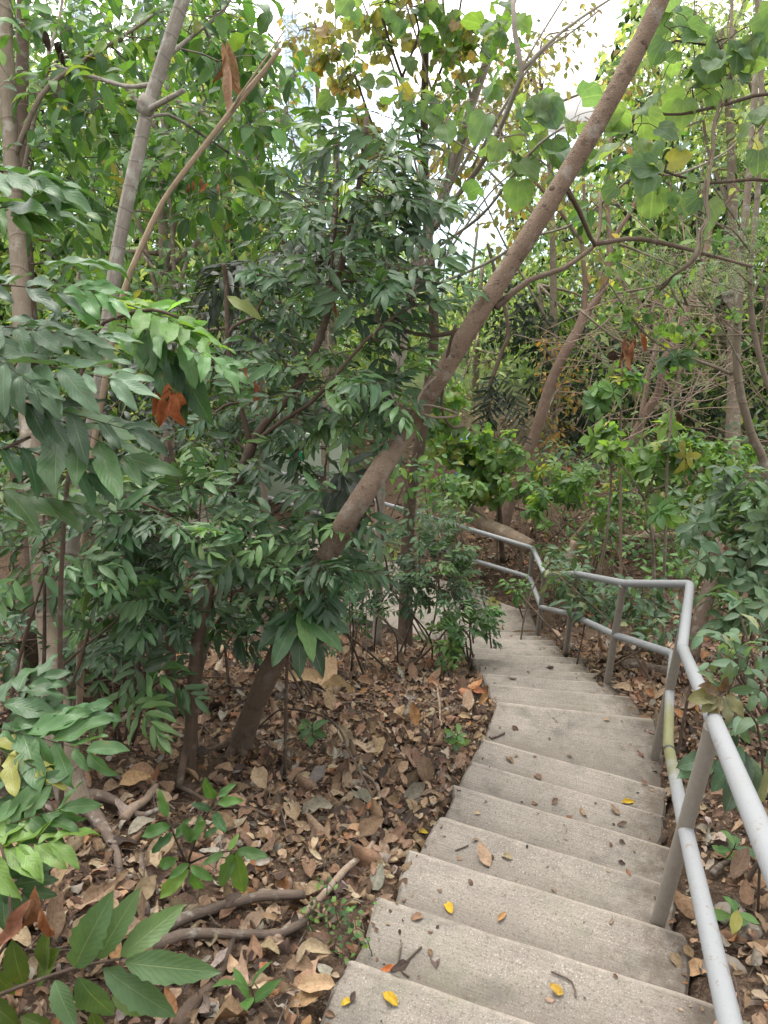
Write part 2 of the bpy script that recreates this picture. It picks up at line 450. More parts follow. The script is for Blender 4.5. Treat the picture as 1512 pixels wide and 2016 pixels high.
_GAIN = {'dark': 1.8, 'mid': 1.7, 'bright': 1.4, 'heart': 1.6, 'olive': 1.6, 'gold': 1.3, 'shade': .65, 'hazy': 3.0, 'dull': 1.8, 'fine': 1.8, 'dry': 1.02, 'tan': 1.35, 'red': 1.2}
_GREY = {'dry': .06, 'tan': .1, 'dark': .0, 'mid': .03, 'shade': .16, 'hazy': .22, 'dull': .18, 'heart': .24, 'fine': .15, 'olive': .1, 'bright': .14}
for _k in PAL:
    _c = np.array([c for c, w in PAL[_k]]) * _GAIN.get(_k, 1.0); _w = np.array([w for c, w in PAL[_k]], float)
    _c = _c + (_c.mean(1, keepdims=True) * np.array([.98, 1.05, 1.10]) - _c) * _GREY.get(_k, 0)
    PAL[_k] = (_c, np.cumsum(_w / _w.sum()))


def pick(pal, rng, j=.22):
    c, cw = PAL[pal]
    b = c[min(int(np.searchsorted(cw, rng.random())), len(c) - 1)]
    return np.clip(b * (1 + rng.uniform(-j, j)) * (1 + rng.uniform(-.07, .07, 3)), .004, .9)


# ------------------------------------------------------------------ plants
def rot_about(v, axis, ang):
    axis = nrm(axis); c, s_ = math.cos(ang), math.sin(ang)
    return v * c + np.cross(axis, v) * s_ + axis * np.dot(axis, v) * (1 - c)


class Plant:
    """a tree, sapling or bush: an Empty at its base > trunk, crown (> dead leaves)"""
    def __init__(s, name, label, cat, base, wood, leaf, tpl, seed, group=None, wood_name='trunk', leaf_name='crown'):
        s.name, s.label, s.cat, s.base, s.group = name, label, cat, np.asarray(base, float), group
        s.wood, s.leaf, s.tpl = wood, leaf, tpl
        s.rng = np.random.default_rng(seed)
        s.mb = MB(); s.rows = []; s.dead = []
        s.nodes = []; s.fix = []; s.par = []; s.grown = []
        s.wn, s.ln = wood_name, leaf_name

    def limb(s, pts, r0, r1, sides=10, lumpy=.07, step=.08, flare=0.0, nodes=True):
        q = smooth_line(pts, step); n = len(q); t = np.linspace(0, 1, n)
        rad = r0 + (r1 - r0) * t
        if flare: rad = rad * (1 + flare * np.exp(-t * n * step / .09))
        s.mb.tube(q, rad, sides, lumpy=lumpy)
        if nodes:
            for i in range(n):
                s.nodes.append(q[i]); s.fix.append(rad[i]); s.par.append(-1)
        return q

    def grow(s, blobs, leaf_fn, tip_r=.0016, sag=.10, step=.10, sides=4, max_r=.02, wiggle=.06, lift=.0):
        """blobs: (centre, (rx, ry, rz), count): twigs reach from the limbs to points in each ellipsoid, later ones branch off earlier ones"""
        rng = s.rng; tips = []
        for c, r, n in blobs:
            c = np.asarray(c, float)
            v = nrm(rng.normal(size=(n, 3))) * (rng.random((n, 1)) ** .45) * np.asarray(r)
            tips.append(c + v[:, :1] * RIGHT + v[:, 1:2] * UP + v[:, 2:] * FWD)
        tips = np.vstack(tips)
        start = np.array(s.nodes)
        d0 = np.array([np.min(np.linalg.norm(start - t, axis=1)) for t in tips])
        order = np.argsort(d0)
        cap = len(s.nodes) + int(np.sum(d0) / step) + 12 * len(tips) + 100
        A = np.zeros((cap, 3)); k = len(s.nodes); A[:k] = start; k0 = k
        par = list(s.par); chains = []
        for ti in order:
            t = tips[ti]; dv = A[:k] - t; d = np.sqrt((dv ** 2).sum(1))
            cost = d + .55 * np.maximum(0, dv[:, 2])
            a = int(np.argmin(cost)); L = d[a]
            if L < .03: continue
            n = max(3, int(L / step) + 1); u = np.linspace(0, 1, n + 1)[1:, None]
            p0 = A[a]; mid = (p0 + t) / 2 + rng.normal(size=3) * L * .10 + np.array([0, 0, sag * L])
            q = (1 - u) ** 2 * p0 + 2 * u * (1 - u) * mid + u ** 2 * t
            q[:-1] += rng.normal(size=(n - 1, 3)) * wiggle * min(.25, L / n)
            if k + n >= cap: break
            A[k:k + n] = q; par += [a] + list(range(k, k + n - 1)); chains.append((a, k, n)); k += n
        cnt = np.zeros(k)
        for a, b, n in chains: cnt[b + n - 1] += 1
        for i in range(k - 1, k0 - 1, -1):
            if par[i] >= 0: cnt[par[i]] += cnt[i]
        fix = np.concatenate([np.array(s.fix), np.zeros(k - k0)])
        for a, b, n in chains:
            rr = np.minimum(tip_r * np.maximum(cnt[b:b + n], 1) ** .52, max_r)
            r_a = fix[a] * .75 if fix[a] > 0 else max_r
            rr = np.minimum(rr, max(r_a, tip_r)); fix[b:b + n] = rr
            q = np.vstack([A[a], A[b:b + n]])
            s.mb.tube(q, np.concatenate([[rr[0] * 1.15], rr[:-1], [rr[-1] * .8]]), sides if rr[0] < .006 else 6, cap=False)
            if leaf_fn: leaf_fn(s, q)
        s.nodes = list(A[:k]); s.fix = list(fix); s.par = par

    def leafy(s, p, d, n, l, w, col):
        s.rows.append((p, d, n, l, w, col, int(s.rng.integers(len(TPL[s.tpl])))))

    def finish(s):
        root = empty(s.name, s.base, s.label, s.cat, s.group)
        s.mb.build(s.wn, s.wood, root, s.base)
        if s.rows:
            lb = MB(); lb.leaves(TPL[s.tpl], s.rows); crown = lb.build(s.ln, s.leaf, root, s.base)
        for pts, label in s.dead:
            for row in pts:
                lb = MB(); lb.leaves(TPL['curl'], [row]); o = lb.build('dead_leaf', M['leaf_dry'], root, s.base)
                if label: o['label'] = label
        return root


def up_jit(rng, k=.35):
    return nrm(np.array([0, -.25, 1.0]) + rng.normal(size=3) * k)


def pinnate_at(s, p, d, L, pairs, ll, aspect, pal, droop=.5, wood=True, ang=58, shade=1.0):
    """one feather-compound leaf: a stalk with paired leaflets"""
    rng = s.rng; d = np.array(d, float); d[2] *= .55; d = nrm(d); up = up_jit(rng, .30)
    side = nrm(np.cross(d, up)); up = np.cross(side, d)
    n = pairs + 2; u = np.linspace(0, 1, n); a = droop * u * rng.uniform(.5, 1.3)
    seg = L / (n - 1); q = [np.asarray(p, float)]
    for i in range(1, n): q.append(q[-1] + seg * (d * math.cos(a[i]) - np.array([0, 0, 1.0]) * math.sin(a[i])))
    q = np.array(q)
    if wood: s.mb.tube(q, np.linspace(.0022, .0010, n), 4, cap=False)
    base_col = pick(pal, rng) * shade; ll = ll * rng.uniform(.75, 1.25)
    for i in range(1, n):
        dd = nrm(q[i] - q[i - 1]); uu = u[i]; al = math.radians(ang - 22 * uu + rng.uniform(-9, 9))
        for sg in (-1, 1):
            if rng.random() < .06: continue
            dr = dd * math.cos(al) + side * sg * math.sin(al) + np.array([0, 0, -.02 - rng.random() * .34 * (.4 + droop)])
            nn = nrm(up + side * sg * rng.uniform(-.1, .5) + rng.normal(size=3) * .22)
            s.leafy(q[i] + dd * rng.uniform(-.3, .3) * seg, dr, nn, ll * (.70 + .42 * math.sin(math.pi * min(1, uu + .12))) * rng.uniform(.72, 1.25), aspect, base_col * rng.uniform(.82, 1.2))
    if rng.random() < .7: s.leafy(q[-1], nrm(q[-1] - q[-2]) + np.array([0, 0, -.2]), up, ll * .9, aspect, base_col)


def lf_pinnate(L=.24, pairs=3, ll=.11, aspect=.32, pal='dark', every=.11, frac=.6, droop=.6, wood=True, ang=58):
    def fn(s, q):
        rng = s.rng; n = len(q); ln = np.linalg.norm(np.diff(q, axis=0), axis=1); cum = np.concatenate([[0], np.cumsum(ln)]); T = cum[-1]
        k = max(1, int(min(T * frac, .55) / every)); ph = rng.uniform(0, 6.28); sh = rng.uniform(.8, 1.15)
        for j in range(k):
            w = T - min(T * frac, .55) * (j / k) ; i = min(n - 2, int(np.searchsorted(cum, w, side='right')) - 1); i = max(0, i)
            f = (w - cum[i]) / max(ln[i], 1e-6); p = q[i] + (q[i + 1] - q[i]) * min(1, f); dd = nrm(q[i + 1] - q[i])
            ph += 2.4
            sd = nrm(np.cross(dd, np.array([.1, .05, 1.0]))); vv = np.cross(sd, dd)
            o = sd * math.cos(ph) + vv * (math.sin(ph) * .7 + .12)
            dr = dd * (.9 if j == 0 else .45) + o * (.35 if j == 0 else .95)
            pinnate_at(s, p, dr, L * rng.uniform(.7, 1.15), max(2, pairs + int(rng.integers(-1, 2))), ll, aspect, pal, droop, wood, ang, sh)
    return fn


def lf_alt(l=.10, aspect=.45, pal='mid', every=.045, frac=.7, droop=.35, stalk=.25, jit=.35, maxlen=.6):
    def fn(s, q):
        rng = s.rng; n = len(q); ln = np.linalg.norm(np.diff(q, axis=0), axis=1); cum = np.concatenate([[0], np.cumsum(ln)]); T = cum[-1]
        reach = min(T * frac, maxlen); k = max(2, int(reach / every)); ph = rng.uniform(0, 6.28); bc = pick(pal, rng)
        for j in range(k):
            w = T - reach * (j / k); i = max(0, min(n - 2, int(np.searchsorted(cum, w, side='right')) - 1))
            p = q[i] + (q[i + 1] - q[i]) * min(1, (w - cum[i]) / max(ln[i], 1e-6)); dd = nrm(q[i + 1] - q[i]); ph += 2.5
            sd = nrm(np.cross(dd, np.array([.1, .07, 1.0]))); vv = np.cross(sd, dd)
            o = sd * math.cos(ph) + vv * math.sin(ph) * .55
            dr = nrm(dd * .55 + o * .9 + np.array([0, 0, -droop + rng.uniform(-.3, .3)]))
            col = bc * rng.uniform(.85, 1.2) if rng.random() < .6 else pick(pal, rng)
            s.leafy(p + o * l * stalk, dr, up_jit(rng, jit), l * rng.uniform(.65, 1.2), aspect * rng.uniform(.9, 1.1), col)
    return fn


def lf_whorl(n=7, l=.13, aspect=.42, pal='bright', below=2, tilt=.25):
    def fn(s, q):
        rng = s.rng; dd = nrm(nrm(q[-1] - q[-2]) + np.array([0, 0, .8])); sd = nrm(np.cross(dd, np.array([.3, .1, 1.0]) if abs(dd[2]) < .9 else np.array([1.0, 0, 0]))); vv = np.cross(sd, dd)
        bc = pick(pal, rng)
        for lev in range(below + 1):
            p = q[max(0, len(q) - 1 - lev)]; m = n if lev == 0 else 2
            ph = rng.uniform(0, 6)
            for k in range(m):
                a = ph + 2 * math.pi * k / m + rng.uniform(-.3, .3)
                dr = sd * math.cos(a) + vv * math.sin(a) + dd * rng.uniform(-.1, .5) - np.array([0, 0, tilt * rng.random()])
                s.leafy(p, dr, nrm(dd + rng.normal(size=3) * .25), l * rng.uniform(.7, 1.15), aspect, bc * rng.uniform(.85, 1.2))
    return fn


def lf_fine(L=.16, pairs=9, ll=.016, pal='fine', every=.06, frac=.9):
    def fn(s, q):
        rng = s.rng; n = len(q)
        for i in range(max(1, int(n * (1 - frac))), n):
            dd = nrm(q[i] - q[i - 1])
            for sg in (-1, 1):
                sd = nrm(np.cross(dd, up_jit(rng, .3))) * sg
                pd = nrm(dd * .5 + sd * .9 + np.array([0, 0, -.15]) + rng.normal(size=3) * .15); up = up_jit(rng, .3); lat = nrm(np.cross(pd, up)); c = pick(pal, rng)
                for j in range(pairs):
                    p = q[i] + pd * L * (j + 1) / pairs + np.array([0, 0, -.25 * L * ((j + 1) / pairs) ** 2])
                    for g in (-1, 1):
                        s.leafy(p, lat * g + pd * .45, up, ll * rng.uniform(.8, 1.2), .34, c)
    return fn


def B(px, py, d, rx, ry, rd, n):
    """an ellipsoid of foliage seen at (px, py), depth d metres, radii in picture pixels at that depth and metres in depth"""
    return (P(px, py, d), (rx * d / F, ry * d / F, rd), n)


def PP(*pts):
    return [P(*p) for p in pts]


# ------------------------------------------------------------------ setting: soil
def axis(lo, hi, fine, far_lo, far_hi, g=1.22):
    a = list(np.arange(lo, hi + fine / 2, fine)); st = fine
    v = hi
    while v < far_hi: st *= g; v += st; a.append(v)
    st = fine; v = lo; b = []
    while v > far_lo: st *= g; v -= st; b.append(v)
    return np.array(b[::-1] + a)


GX = axis(-4.2, 4.4, .055, -2500, 2500); GY = axis(-.4, 10.5, .055, -60, 5000)
XX, YY = np.meshgrid(GX, GY)
ZZ = ground(XX, YY)
near = (XX > -6) & (XX < 7) & (YY > -1) & (YY < 14)
ZZ = ZZ + np.where(near, bumpy(XX.ravel(), YY.ravel()).reshape(XX.shape), 0)
ny, nx = XX.shape
gm = MB(); ii = np.arange(ny - 1)[:, None] * nx; jj = np.arange(nx - 1)[None]
gm.add(np.stack([XX, YY, ZZ], -1).reshape(-1, 3), np.stack([ii + jj, ii + jj + 1, ii + nx + jj + 1, ii + nx + jj], -1).reshape(-1, 4), np.stack([XX, YY], -1).reshape(-1, 2))
t = NT('forest_soil'); pos = t.pos()
n1 = t.noise(pos, 3, 5); n2 = t.noise(pos, 45, 5, .7)
c = t.mix(t.ramp(n1, [(.35, (0, 0, 0)), (.65, (1, 1, 1))]), (.060, .040, .028), (.100, .066, .045))
c = t.mix(t.ramp(n2, [(.48, (0, 0, 0)), (.62, (1, 1, 1))]), c, (.155, .108, .075))
c = t.mix(t.ramp(t.noise(pos, 120, 3), [(.60, (0, 0, 0)), (.70, (1, 1, 1))]), c, (.24, .185, .135))
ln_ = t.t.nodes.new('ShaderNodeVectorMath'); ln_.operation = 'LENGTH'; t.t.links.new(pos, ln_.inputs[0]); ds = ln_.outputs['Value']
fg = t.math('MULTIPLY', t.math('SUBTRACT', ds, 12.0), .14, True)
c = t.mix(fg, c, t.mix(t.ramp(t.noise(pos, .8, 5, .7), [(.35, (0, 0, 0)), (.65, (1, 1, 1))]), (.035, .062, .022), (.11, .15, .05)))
c = t.mix(t.math('MULTIPLY', t.math('SUBTRACT', ds, 60.0), .004, True), c, (.40, .50, .56))  # distance haze mixed into the ground colour
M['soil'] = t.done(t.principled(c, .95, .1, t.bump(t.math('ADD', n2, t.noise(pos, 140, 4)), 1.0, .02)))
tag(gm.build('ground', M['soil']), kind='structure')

# ------------------------------------------------------------------ setting: concrete steps and the lower path
t = NT('brushed_concrete'); pos = t.pos(); uvn = t.t.nodes.new('ShaderNodeUVMap')
sp = t.t.nodes.new('ShaderNodeSeparateXYZ'); t.t.links.new(uvn.outputs[0], sp.inputs[0]); U_, V_ = sp.outputs[0], sp.outputs[1]
big = t.noise(pos, 3.2, 5, .6); med = t.noise(pos, 17, 5, .65); fine = t.noise(pos, 120, 4, .8)
c = t.mix(t.ramp(big, [(.3, (0, 0, 0)), (.7, (1, 1, 1))]), (.255, .228, .196), (.165, .147, .126))
c = t.mix(t.math('MULTIPLY', t.ramp(med, [(.42, (0, 0, 0)), (.70, (1, 1, 1))]), .55), c, (.285, .255, .220))
c = t.mix(t.math('MULTIPLY', t.ramp(fine, [(.52, (0, 0, 0)), (.62, (1, 1, 1))]), .70), c, (.085, .073, .060))
c = t.mix(t.math('MULTIPLY', t.ramp(t.noise(pos, 230, 2, .6), [(.60, (0, 0, 0)), (.66, (1, 1, 1))]), .6), c, (.50, .45, .39))
mp = t.t.nodes.new('ShaderNodeMapping'); mp.inputs['Scale'].default_value = (2.5, 42, 1); t.t.links.new(uvn.outputs[0], mp.inputs[0])
br = t.noise(mp.outputs[0], 1.0, 4, .6)
c = t.mix(t.math('MULTIPLY', t.ramp(br, [(.50, (0, 0, 0)), (.62, (1, 1, 1))]), .35), c, (.14, .118, .098))
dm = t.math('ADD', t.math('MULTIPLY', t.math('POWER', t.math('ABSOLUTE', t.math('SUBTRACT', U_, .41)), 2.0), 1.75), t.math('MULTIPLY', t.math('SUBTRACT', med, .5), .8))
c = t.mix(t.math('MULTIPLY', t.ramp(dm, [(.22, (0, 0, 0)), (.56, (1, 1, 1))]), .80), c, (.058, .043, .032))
back_shade = t.math('ADD', t.math('MULTIPLY', t.math('SUBTRACT', .66, V_), 1.5), t.math('SUBTRACT', med, .50))
c = t.mix(t.math('MULTIPLY', t.ramp(back_shade, [(-.0, (0, 0, 0)), (.46, (1, 1, 1))]), .50), c, (.105, .090, .074))  # riser shade put into the concrete colour at the tread back
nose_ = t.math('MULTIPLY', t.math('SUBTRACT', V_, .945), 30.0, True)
c = t.mix(t.math('MULTIPLY', nose_, t.math('ADD', t.math('MULTIPLY', med, .9), -.18)), c, (.40, .345, .285))  # pale nosing line: edge wear plus a painted highlight
grn = t.math('MULTIPLY', t.ramp(t.noise(pos, 2.1, 4, .65), [(.54, (0, 0, 0)), (.66, (1, 1, 1))]), t.ramp(med, [(.4, (0, 0, 0)), (.6, (1, 1, 1))]))
c = t.mix(t.math('MULTIPLY', grn, .38), c, (.115, .115, .070))
stn = t.ramp(t.noise(pos, 5.5, 4, .6), [(.56, (0, 0, 0)), (.70, (1, 1, 1))])
c = t.mix(t.math('MULTIPLY', stn, .50), c, (.085, .080, .070))
h = t.math('ADD', t.math('MULTIPLY', fine, .7), t.math('ADD', t.math('MULTIPLY', br, .9), t.math('MULTIPLY', med, .6)))
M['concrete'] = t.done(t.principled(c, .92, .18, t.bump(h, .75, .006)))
t = NT('worn_concrete_edge'); pos = t.pos(); med = t.noise(pos, 30, 5, .65)
c = t.mix(t.ramp(med, [(.4, (0, 0, 0)), (.65, (1, 1, 1))]), (.40, .345, .285), (.19, .16, .13))
c = t.mix(t.ramp(t.noise(pos, 200, 2), [(.55, (0, 0, 0)), (.66, (1, 1, 1))]), c, (.11, .095, .08))
M['edge'] = t.done(t.principled(c, .95, .15, t.bump(t.noise(pos, 160, 4), .7, .005)))

srng = np.random.default_rng(31)


def step_block(name, back, front, z, depth, parent, nx_=34, ny_=9, rag=.012):
    """a cast concrete tread from the line back(L, R) to the nosing front(L, R), with worn ragged ends"""
    V, Q, U = [], [], []
    BL, BR = back; FL, FR = front
    lj = np.cumsum(srng.normal(size=ny_)) * rag * .5; rj = np.cumsum(srng.normal(size=ny_)) * rag * .9
    nose = np.interp(np.linspace(0, 1, nx_), np.linspace(0, 1, 9), srng.normal(size=9) * .0016)
    vs = np.concatenate([np.linspace(0, .95, ny_ - 2), [.984, 1.0]])
    us = np.concatenate([[0, .012], np.linspace(.045, .955, nx_ - 4), [.988, 1.0]])
    G = np.zeros((ny_, nx_, 3))
    for i, v in enumerate(vs):
        a = BL + (FL - BL) * v; b = BR + (FR - BR) * v
        dv = nrm(b - a); a = a + dv * lj[i]; b = b + dv * rj[i]
        hd = nrm((FL + FR - BL - BR) / 2)
        for j, u in enumerate(us):
            p = a + (b - a) * u + hd * nose[j] * v
            zz = z + .0010 * math.sin(p[0] * 9 + z * 7) * math.cos(p[1] * 11) - .002 * math.exp(-((u - .45) / .25) ** 2)
            if i == ny_ - 1: zz -= .0035
            if j in (0, nx_ - 1): zz -= .010 + .006 * srng.random()
            G[i, j] = (p[0], p[1], zz)
    mb = MB()
    UV = np.stack([np.tile(us, (ny_, 1)), np.tile(vs[:, None], (1, nx_))], -1)
    a_, b_ = np.arange(ny_ - 1)[:, None] * nx_, np.arange(nx_ - 1)[None]
    mb.add(G.reshape(-1, 3), np.stack([a_ + b_, a_ + b_ + 1, a_ + nx_ + b_ + 1, a_ + nx_ + b_], -1).reshape(-1, 4)[:, ::-1], UV.reshape(-1, 2))
    rim = [(0, j) for j in range(nx_)] + [(i, nx_ - 1) for i in range(1, ny_)] + [(ny_ - 1, j) for j in range(nx_ - 2, -1, -1)] + [(i, 0) for i in range(ny_ - 2, 0, -1)]
    top = np.array([G[i, j] for i, j in rim]); uvr = np.array([UV[i, j] for i, j in rim]); n = len(rim)
    lv = [top, top - [0, 0, depth * .5], top - [0, 0, depth]]
    k = np.arange(n); k2 = (k + 1) % n
    mb.add(np.vstack(lv), np.vstack([np.stack([k + o, k2 + o, k2 + o + n, k + o + n], -1) for o in (0, n)])[:, ::-1], np.vstack([uvr] * 3))
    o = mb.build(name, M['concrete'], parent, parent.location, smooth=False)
    return o


stairs = empty('concrete_staircase', (.45, 1.46, -2.2), 'narrow weathered concrete staircase curving down beside a pale handrail', 'staircase')
for i in range(1, len(NOS)):
    (bl, br, _z0), (fl, fr, z) = NOS[i - 1], NOS[i]
    hd = nrm((fl + fr - bl - br) / 2) * .012
    wide = srng.uniform(-.02, .03)
    dv = nrm(fr - fl)
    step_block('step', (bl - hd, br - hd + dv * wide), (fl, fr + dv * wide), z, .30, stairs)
# the landing and the path that turns away below the stairs
pl = MB(); SS = np.linspace(-.27, 9.0, 90); WW = np.linspace(0, 1.12, 14)
edge = np.interp(np.arange(90), np.arange(0, 90, 2), srng.normal(size=45) * .02)
Vp = np.zeros((90, 14, 3))
for i, s_ in enumerate(SS):
    for j, w_ in enumerate(WW):
        q = np.array([1.30, 7.18]) + PATH_DIR * s_ + PATH_N * (w_ + (edge[i] if j == 0 else 0) - (edge[-i] if j == 13 else 0))
        if s_ < .15 and j > 0: pass
        Vp[i, j] = (q[0], q[1], LAND_Z - .015 * max(0, s_ - 1) + .003 * math.sin(q[0] * 7) * math.cos(q[1] * 6) - (.012 if j in (0, 13) else 0))
a_, b_ = np.arange(89)[:, None] * 14, np.arange(13)[None]
pl.add(Vp.reshape(-1, 3), np.stack([a_ + b_, a_ + b_ + 1, a_ + 14 + b_ + 1, a_ + 14 + b_], -1).reshape(-1, 4), np.stack([np.tile(np.linspace(.1, .9, 14), (90, 1)), np.tile((SS[:, None] * 1.3) % 7 + .4, (1, 14))], -1).reshape(-1, 2))
for j, sg in ((0, 1), (13, -1)):
    k = Vp[:, j]; n = len(k); pl.add(np.vstack([k, k - [0, 0, .25]]), np.stack([np.arange(n - 1), np.arange(1, n), np.arange(1, n) + n, np.arange(n - 1) + n], -1), np.zeros((2 * n, 2)) + .5)
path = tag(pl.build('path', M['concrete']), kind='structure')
# landing wedge between the last step and the path
lw = MB(); A0 = [np.array([.62, 6.36]), np.array([1.58, 6.33])]; A1 = [np.array([.30, 6.95]), np.array([1.56, 6.99])]
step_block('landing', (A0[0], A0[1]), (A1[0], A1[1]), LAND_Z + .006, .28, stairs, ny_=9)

# ------------------------------------------------------------------ handrail
t = NT('pale_rail_paint'); pos = t.pos()
n1 = t.noise(pos, 6, 5, .65); n2 = t.noise(pos, 45, 4, .7); att = t.t.nodes.new('ShaderNodeAttribute'); att.attribute_name = 'tint'
sepc = t.t.nodes.new('ShaderNodeSeparateColor'); t.t.links.new(att.outputs['Color'], sepc.inputs[0])
moss, grime_shade = sepc.outputs[0], sepc.outputs[1]
c = t.mix(t.math('MULTIPLY', n2, .35), (.225, .233, .243), (.16, .165, .171))
gm_ = t.ramp(t.math('ADD', t.math('MULTIPLY', n1, .55), t.math('ADD', t.math('MULTIPLY', n2, .45), t.math('SUBTRACT', grime_shade, .75))), [(.05, (0, 0, 0)), (.45, (1, 1, 1))])
c = t.mix(gm_, c, t.mix(n2, (.150, .130, .105), (.245, .225, .195)))
ms_ = t.ramp(t.math('ADD', n1, t.math('ADD', t.math('MULTIPLY', n2, .5), t.math('SUBTRACT', moss, 1.0))), [(.20, (0, 0, 0)), (.52, (1, 1, 1))])
c = t.mix(ms_, c, t.mix(n2, (.115, .115, .045), (.19, .185, .095)))
rs_ = t.math('MULTIPLY', t.ramp(t.noise(pos, 24, 5, .75), [(.60, (0, 0, 0)), (.65, (1, 1, 1))]), .8)
c = t.mix(rs_, c, t.mix(n2, (.13, .085, .055), (.20, .15, .105)))
fl_ = t.ramp(t.noise(pos, 130, 3, .7), [(.64, (0, 0, 0)), (.69, (1, 1, 1))])
c = t.mix(t.math('MULTIPLY', fl_, .5), c, (.14, .12, .09))
M['rail'] = t.done(t.principled(c, .52, .40, t.bump(n2, .25, .003)))

rail = empty('handrail', (.9, 1.66, -2.36), 'pale grey painted pipe handrail with two rails along the steps', 'handrail')
T_A = np.array([.93, 1.66, -1.51]); dA = np.array([.37, 1.06, -.53])
farP = np.array([1.56, 7.02, -4.0]); dirF = np.array([PATH_DIR[0], PATH_DIR[1], -.004])
top = [T_A - dA * 2.3, T_A - dA * 1.0, T_A, np.array([1.30, 2.72, -2.05]), np.array([1.665, 3.55, -2.25]), np.array([1.515, 4.13, -2.61]), np.array([1.54, 5.27, -3.24]), np.array([1.55, 6.35, -3.91]), farP, farP + dirF * 2.2, farP + dirF * 4.5, farP + dirF * 7]
mid = [T_A - dA * 2.3 + [.01, 0, -.43], T_A - dA * 1.0 + [.015, 0, -.43], np.array([.925, 1.66, -1.94]), np.array([1.285, 2.62, -2.52]), np.array([1.48, 3.13, -2.64]), np.array([1.655, 3.55, -2.72]), np.array([1.515, 4.13, -3.01]), np.array([1.54, 5.27, -3.63]), np.array([1.55, 6.35, -4.29]), farP + [0, 0, -.36], farP + dirF * 2.2 + [0, 0, -.40], farP + dirF * 4.5 + [0, 0, -.42], farP + dirF * 7 + [0, 0, -.42]]


def pipe_line(pts, bend=.05, step=.05):
    """straight pipes with short welded elbows"""
    pts = [np.asarray(p, float) for p in pts]; out = [pts[0]]
    for i in range(1, len(pts) - 1):
        a, b, c_ = pts[i - 1], pts[i], pts[i + 1]
        u, v = nrm(a - b), nrm(c_ - b)
        for q in (b + u * bend, b + u * bend * .35 + v * bend * .06, b + v * bend * .35 + u * bend * .06, b + v * bend):
            out.append(q)
    out.append(pts[-1]); out = np.array(out); res = []
    for i in range(len(out) - 1):
        n = max(1, int(np.linalg.norm(out[i + 1] - out[i]) / step))
        res.append(out[i] + (out[i + 1] - out[i]) * np.linspace(0, 1, n, endpoint=False)[:, None])
    return np.vstack(res + [out[-1:]])


def pipe(name, pts, r, moss, grime_shade, parent, sides=20, label=None):
    mb = MB(); q = np.asarray(pts); mb.tube(q, r, sides)
    k = len(q); m_ = np.broadcast_to(np.asarray(moss, float), (k,)); g_ = np.broadcast_to(np.asarray(grime_shade, float), (k,))
    c_ = np.zeros((mb.n, 3)); c_[:k * sides, 0] = np.repeat(m_, sides); c_[:k * sides, 1] = np.repeat(g_, sides); c_[k * sides:] = (m_[0], g_[0], 0)
    mb.c = [c_]
    o = mb.build(name, M['rail'], parent, parent.location)
    if label: o['label'] = label
    return o


tq = pipe_line(top); pipe('top_rail', tq, .0238, 0.0, .26, rail)
mq = pipe_line(mid, .06)
dB = np.abs(mq[:, 1] - 2.72)
pipe('middle_rail', mq, .0235, np.clip(.95 - np.abs(mq[:, 1] - 2.62) * .95, .28, 1.0), .25, rail, label='lower rail stained with green moss')
for tp, bs in [(T_A - dA * 1.25, None), (T_A, (.91, 1.66, -2.42)), ((top[3] + top[4]) / 2, (1.475, 3.13, -3.16)), (top[5], (1.515, 4.13, -3.46)), (top[6], (1.54, 5.27, -4.06)), (top[7], (1.55, 6.35, -4.68)), (farP, (1.57, 7.02, -4.85)), (farP + dirF * 1.5, None), (farP + dirF * 3, None), (farP + dirF * 4.5, None), (farP + dirF * 6, None)]:
    tp = np.asarray(tp, float)
    if bs is None: bs = (tp[0], tp[1], tp[2] - .92)
    bs = np.asarray(bs, float); u = np.linspace(0, 1, 14)
    q = bs + (tp - [0, 0, .022] - bs) * u[:, None]
    rr_p = np.full(14, .0240); q = np.vstack([q, q[-1] + [0, 0, .004]]); rr_p = np.append(rr_p, .027); rr_p[-2] = .0262; u = np.append(u, 1.0)
    pipe('post', q, rr_p, .35 * (1 - u), .98 - .22 * u, rail, 18)  # post grime tint also paints in their shadow-side tone
# clamp on the middle rail
cl = MB(); cpt = np.array([1.245, 2.52, -2.455]); dv = nrm(mid[3] - mid[2]); cl.tube(np.array([cpt - dv * .006, cpt + dv * .006]), .0262, 20); o = cl.build('joint_collar', plain('dark_metal', (.05, .055, .05), .5), rail, rail.location)
cl = MB(); cpt = top[3] + nrm(top[3] - top[2]) * -.055; dv = nrm(top[3] - top[2]); cl.tube(np.array([cpt - dv * .005, cpt + dv * .005]), .0268, 20, col=(.1, .3, 0)); o = cl.build('joint_collar', M['rail'], rail, rail.location)


# ------------------------------------------------------------------ helpers for hand-placed foliage
def spray(s, a, b, pairs, ll, aspect, pal, droop=.25, ang=55, shade=1.0):
    p0, p1 = P(*a), P(*b)
    st = s.rng.bit_generator.state
    pinnate_at(s, p0, p1 - p0, float(np.linalg.norm(p1 - p0)), pairs, ll, aspect, pal, droop, True, ang, shade)


def blade(s, a, b, aspect, pal, up=(0, -.45, 1.0), col=None, idx=None):
    p0, p1 = P(*a), P(*b)
    s.rows.append((p0, p1 - p0, nrm(np.array(up) + s.rng.normal(size=3) * .12), float(np.linalg.norm(p1 - p0)), aspect, pick(pal, s.rng) if col is None else np.array(col), int(s.rng.integers(len(TPL[s.tpl]))) if idx is None else idx))


def dead_rows(rng, pts, l, aspect, pal, hang=True):
    out = []
    for p in pts:
        d = np.array([rng.normal() * .3, rng.normal() * .3, -1.0]) if hang else rng.normal(size=3)
        out.append((P(*p), d, nrm(np.array([rng.normal() * .5, -1, .3])), l * rng.uniform(.75, 1.2), aspect, pick(pal, rng), int(rng.integers(5))))
    return out


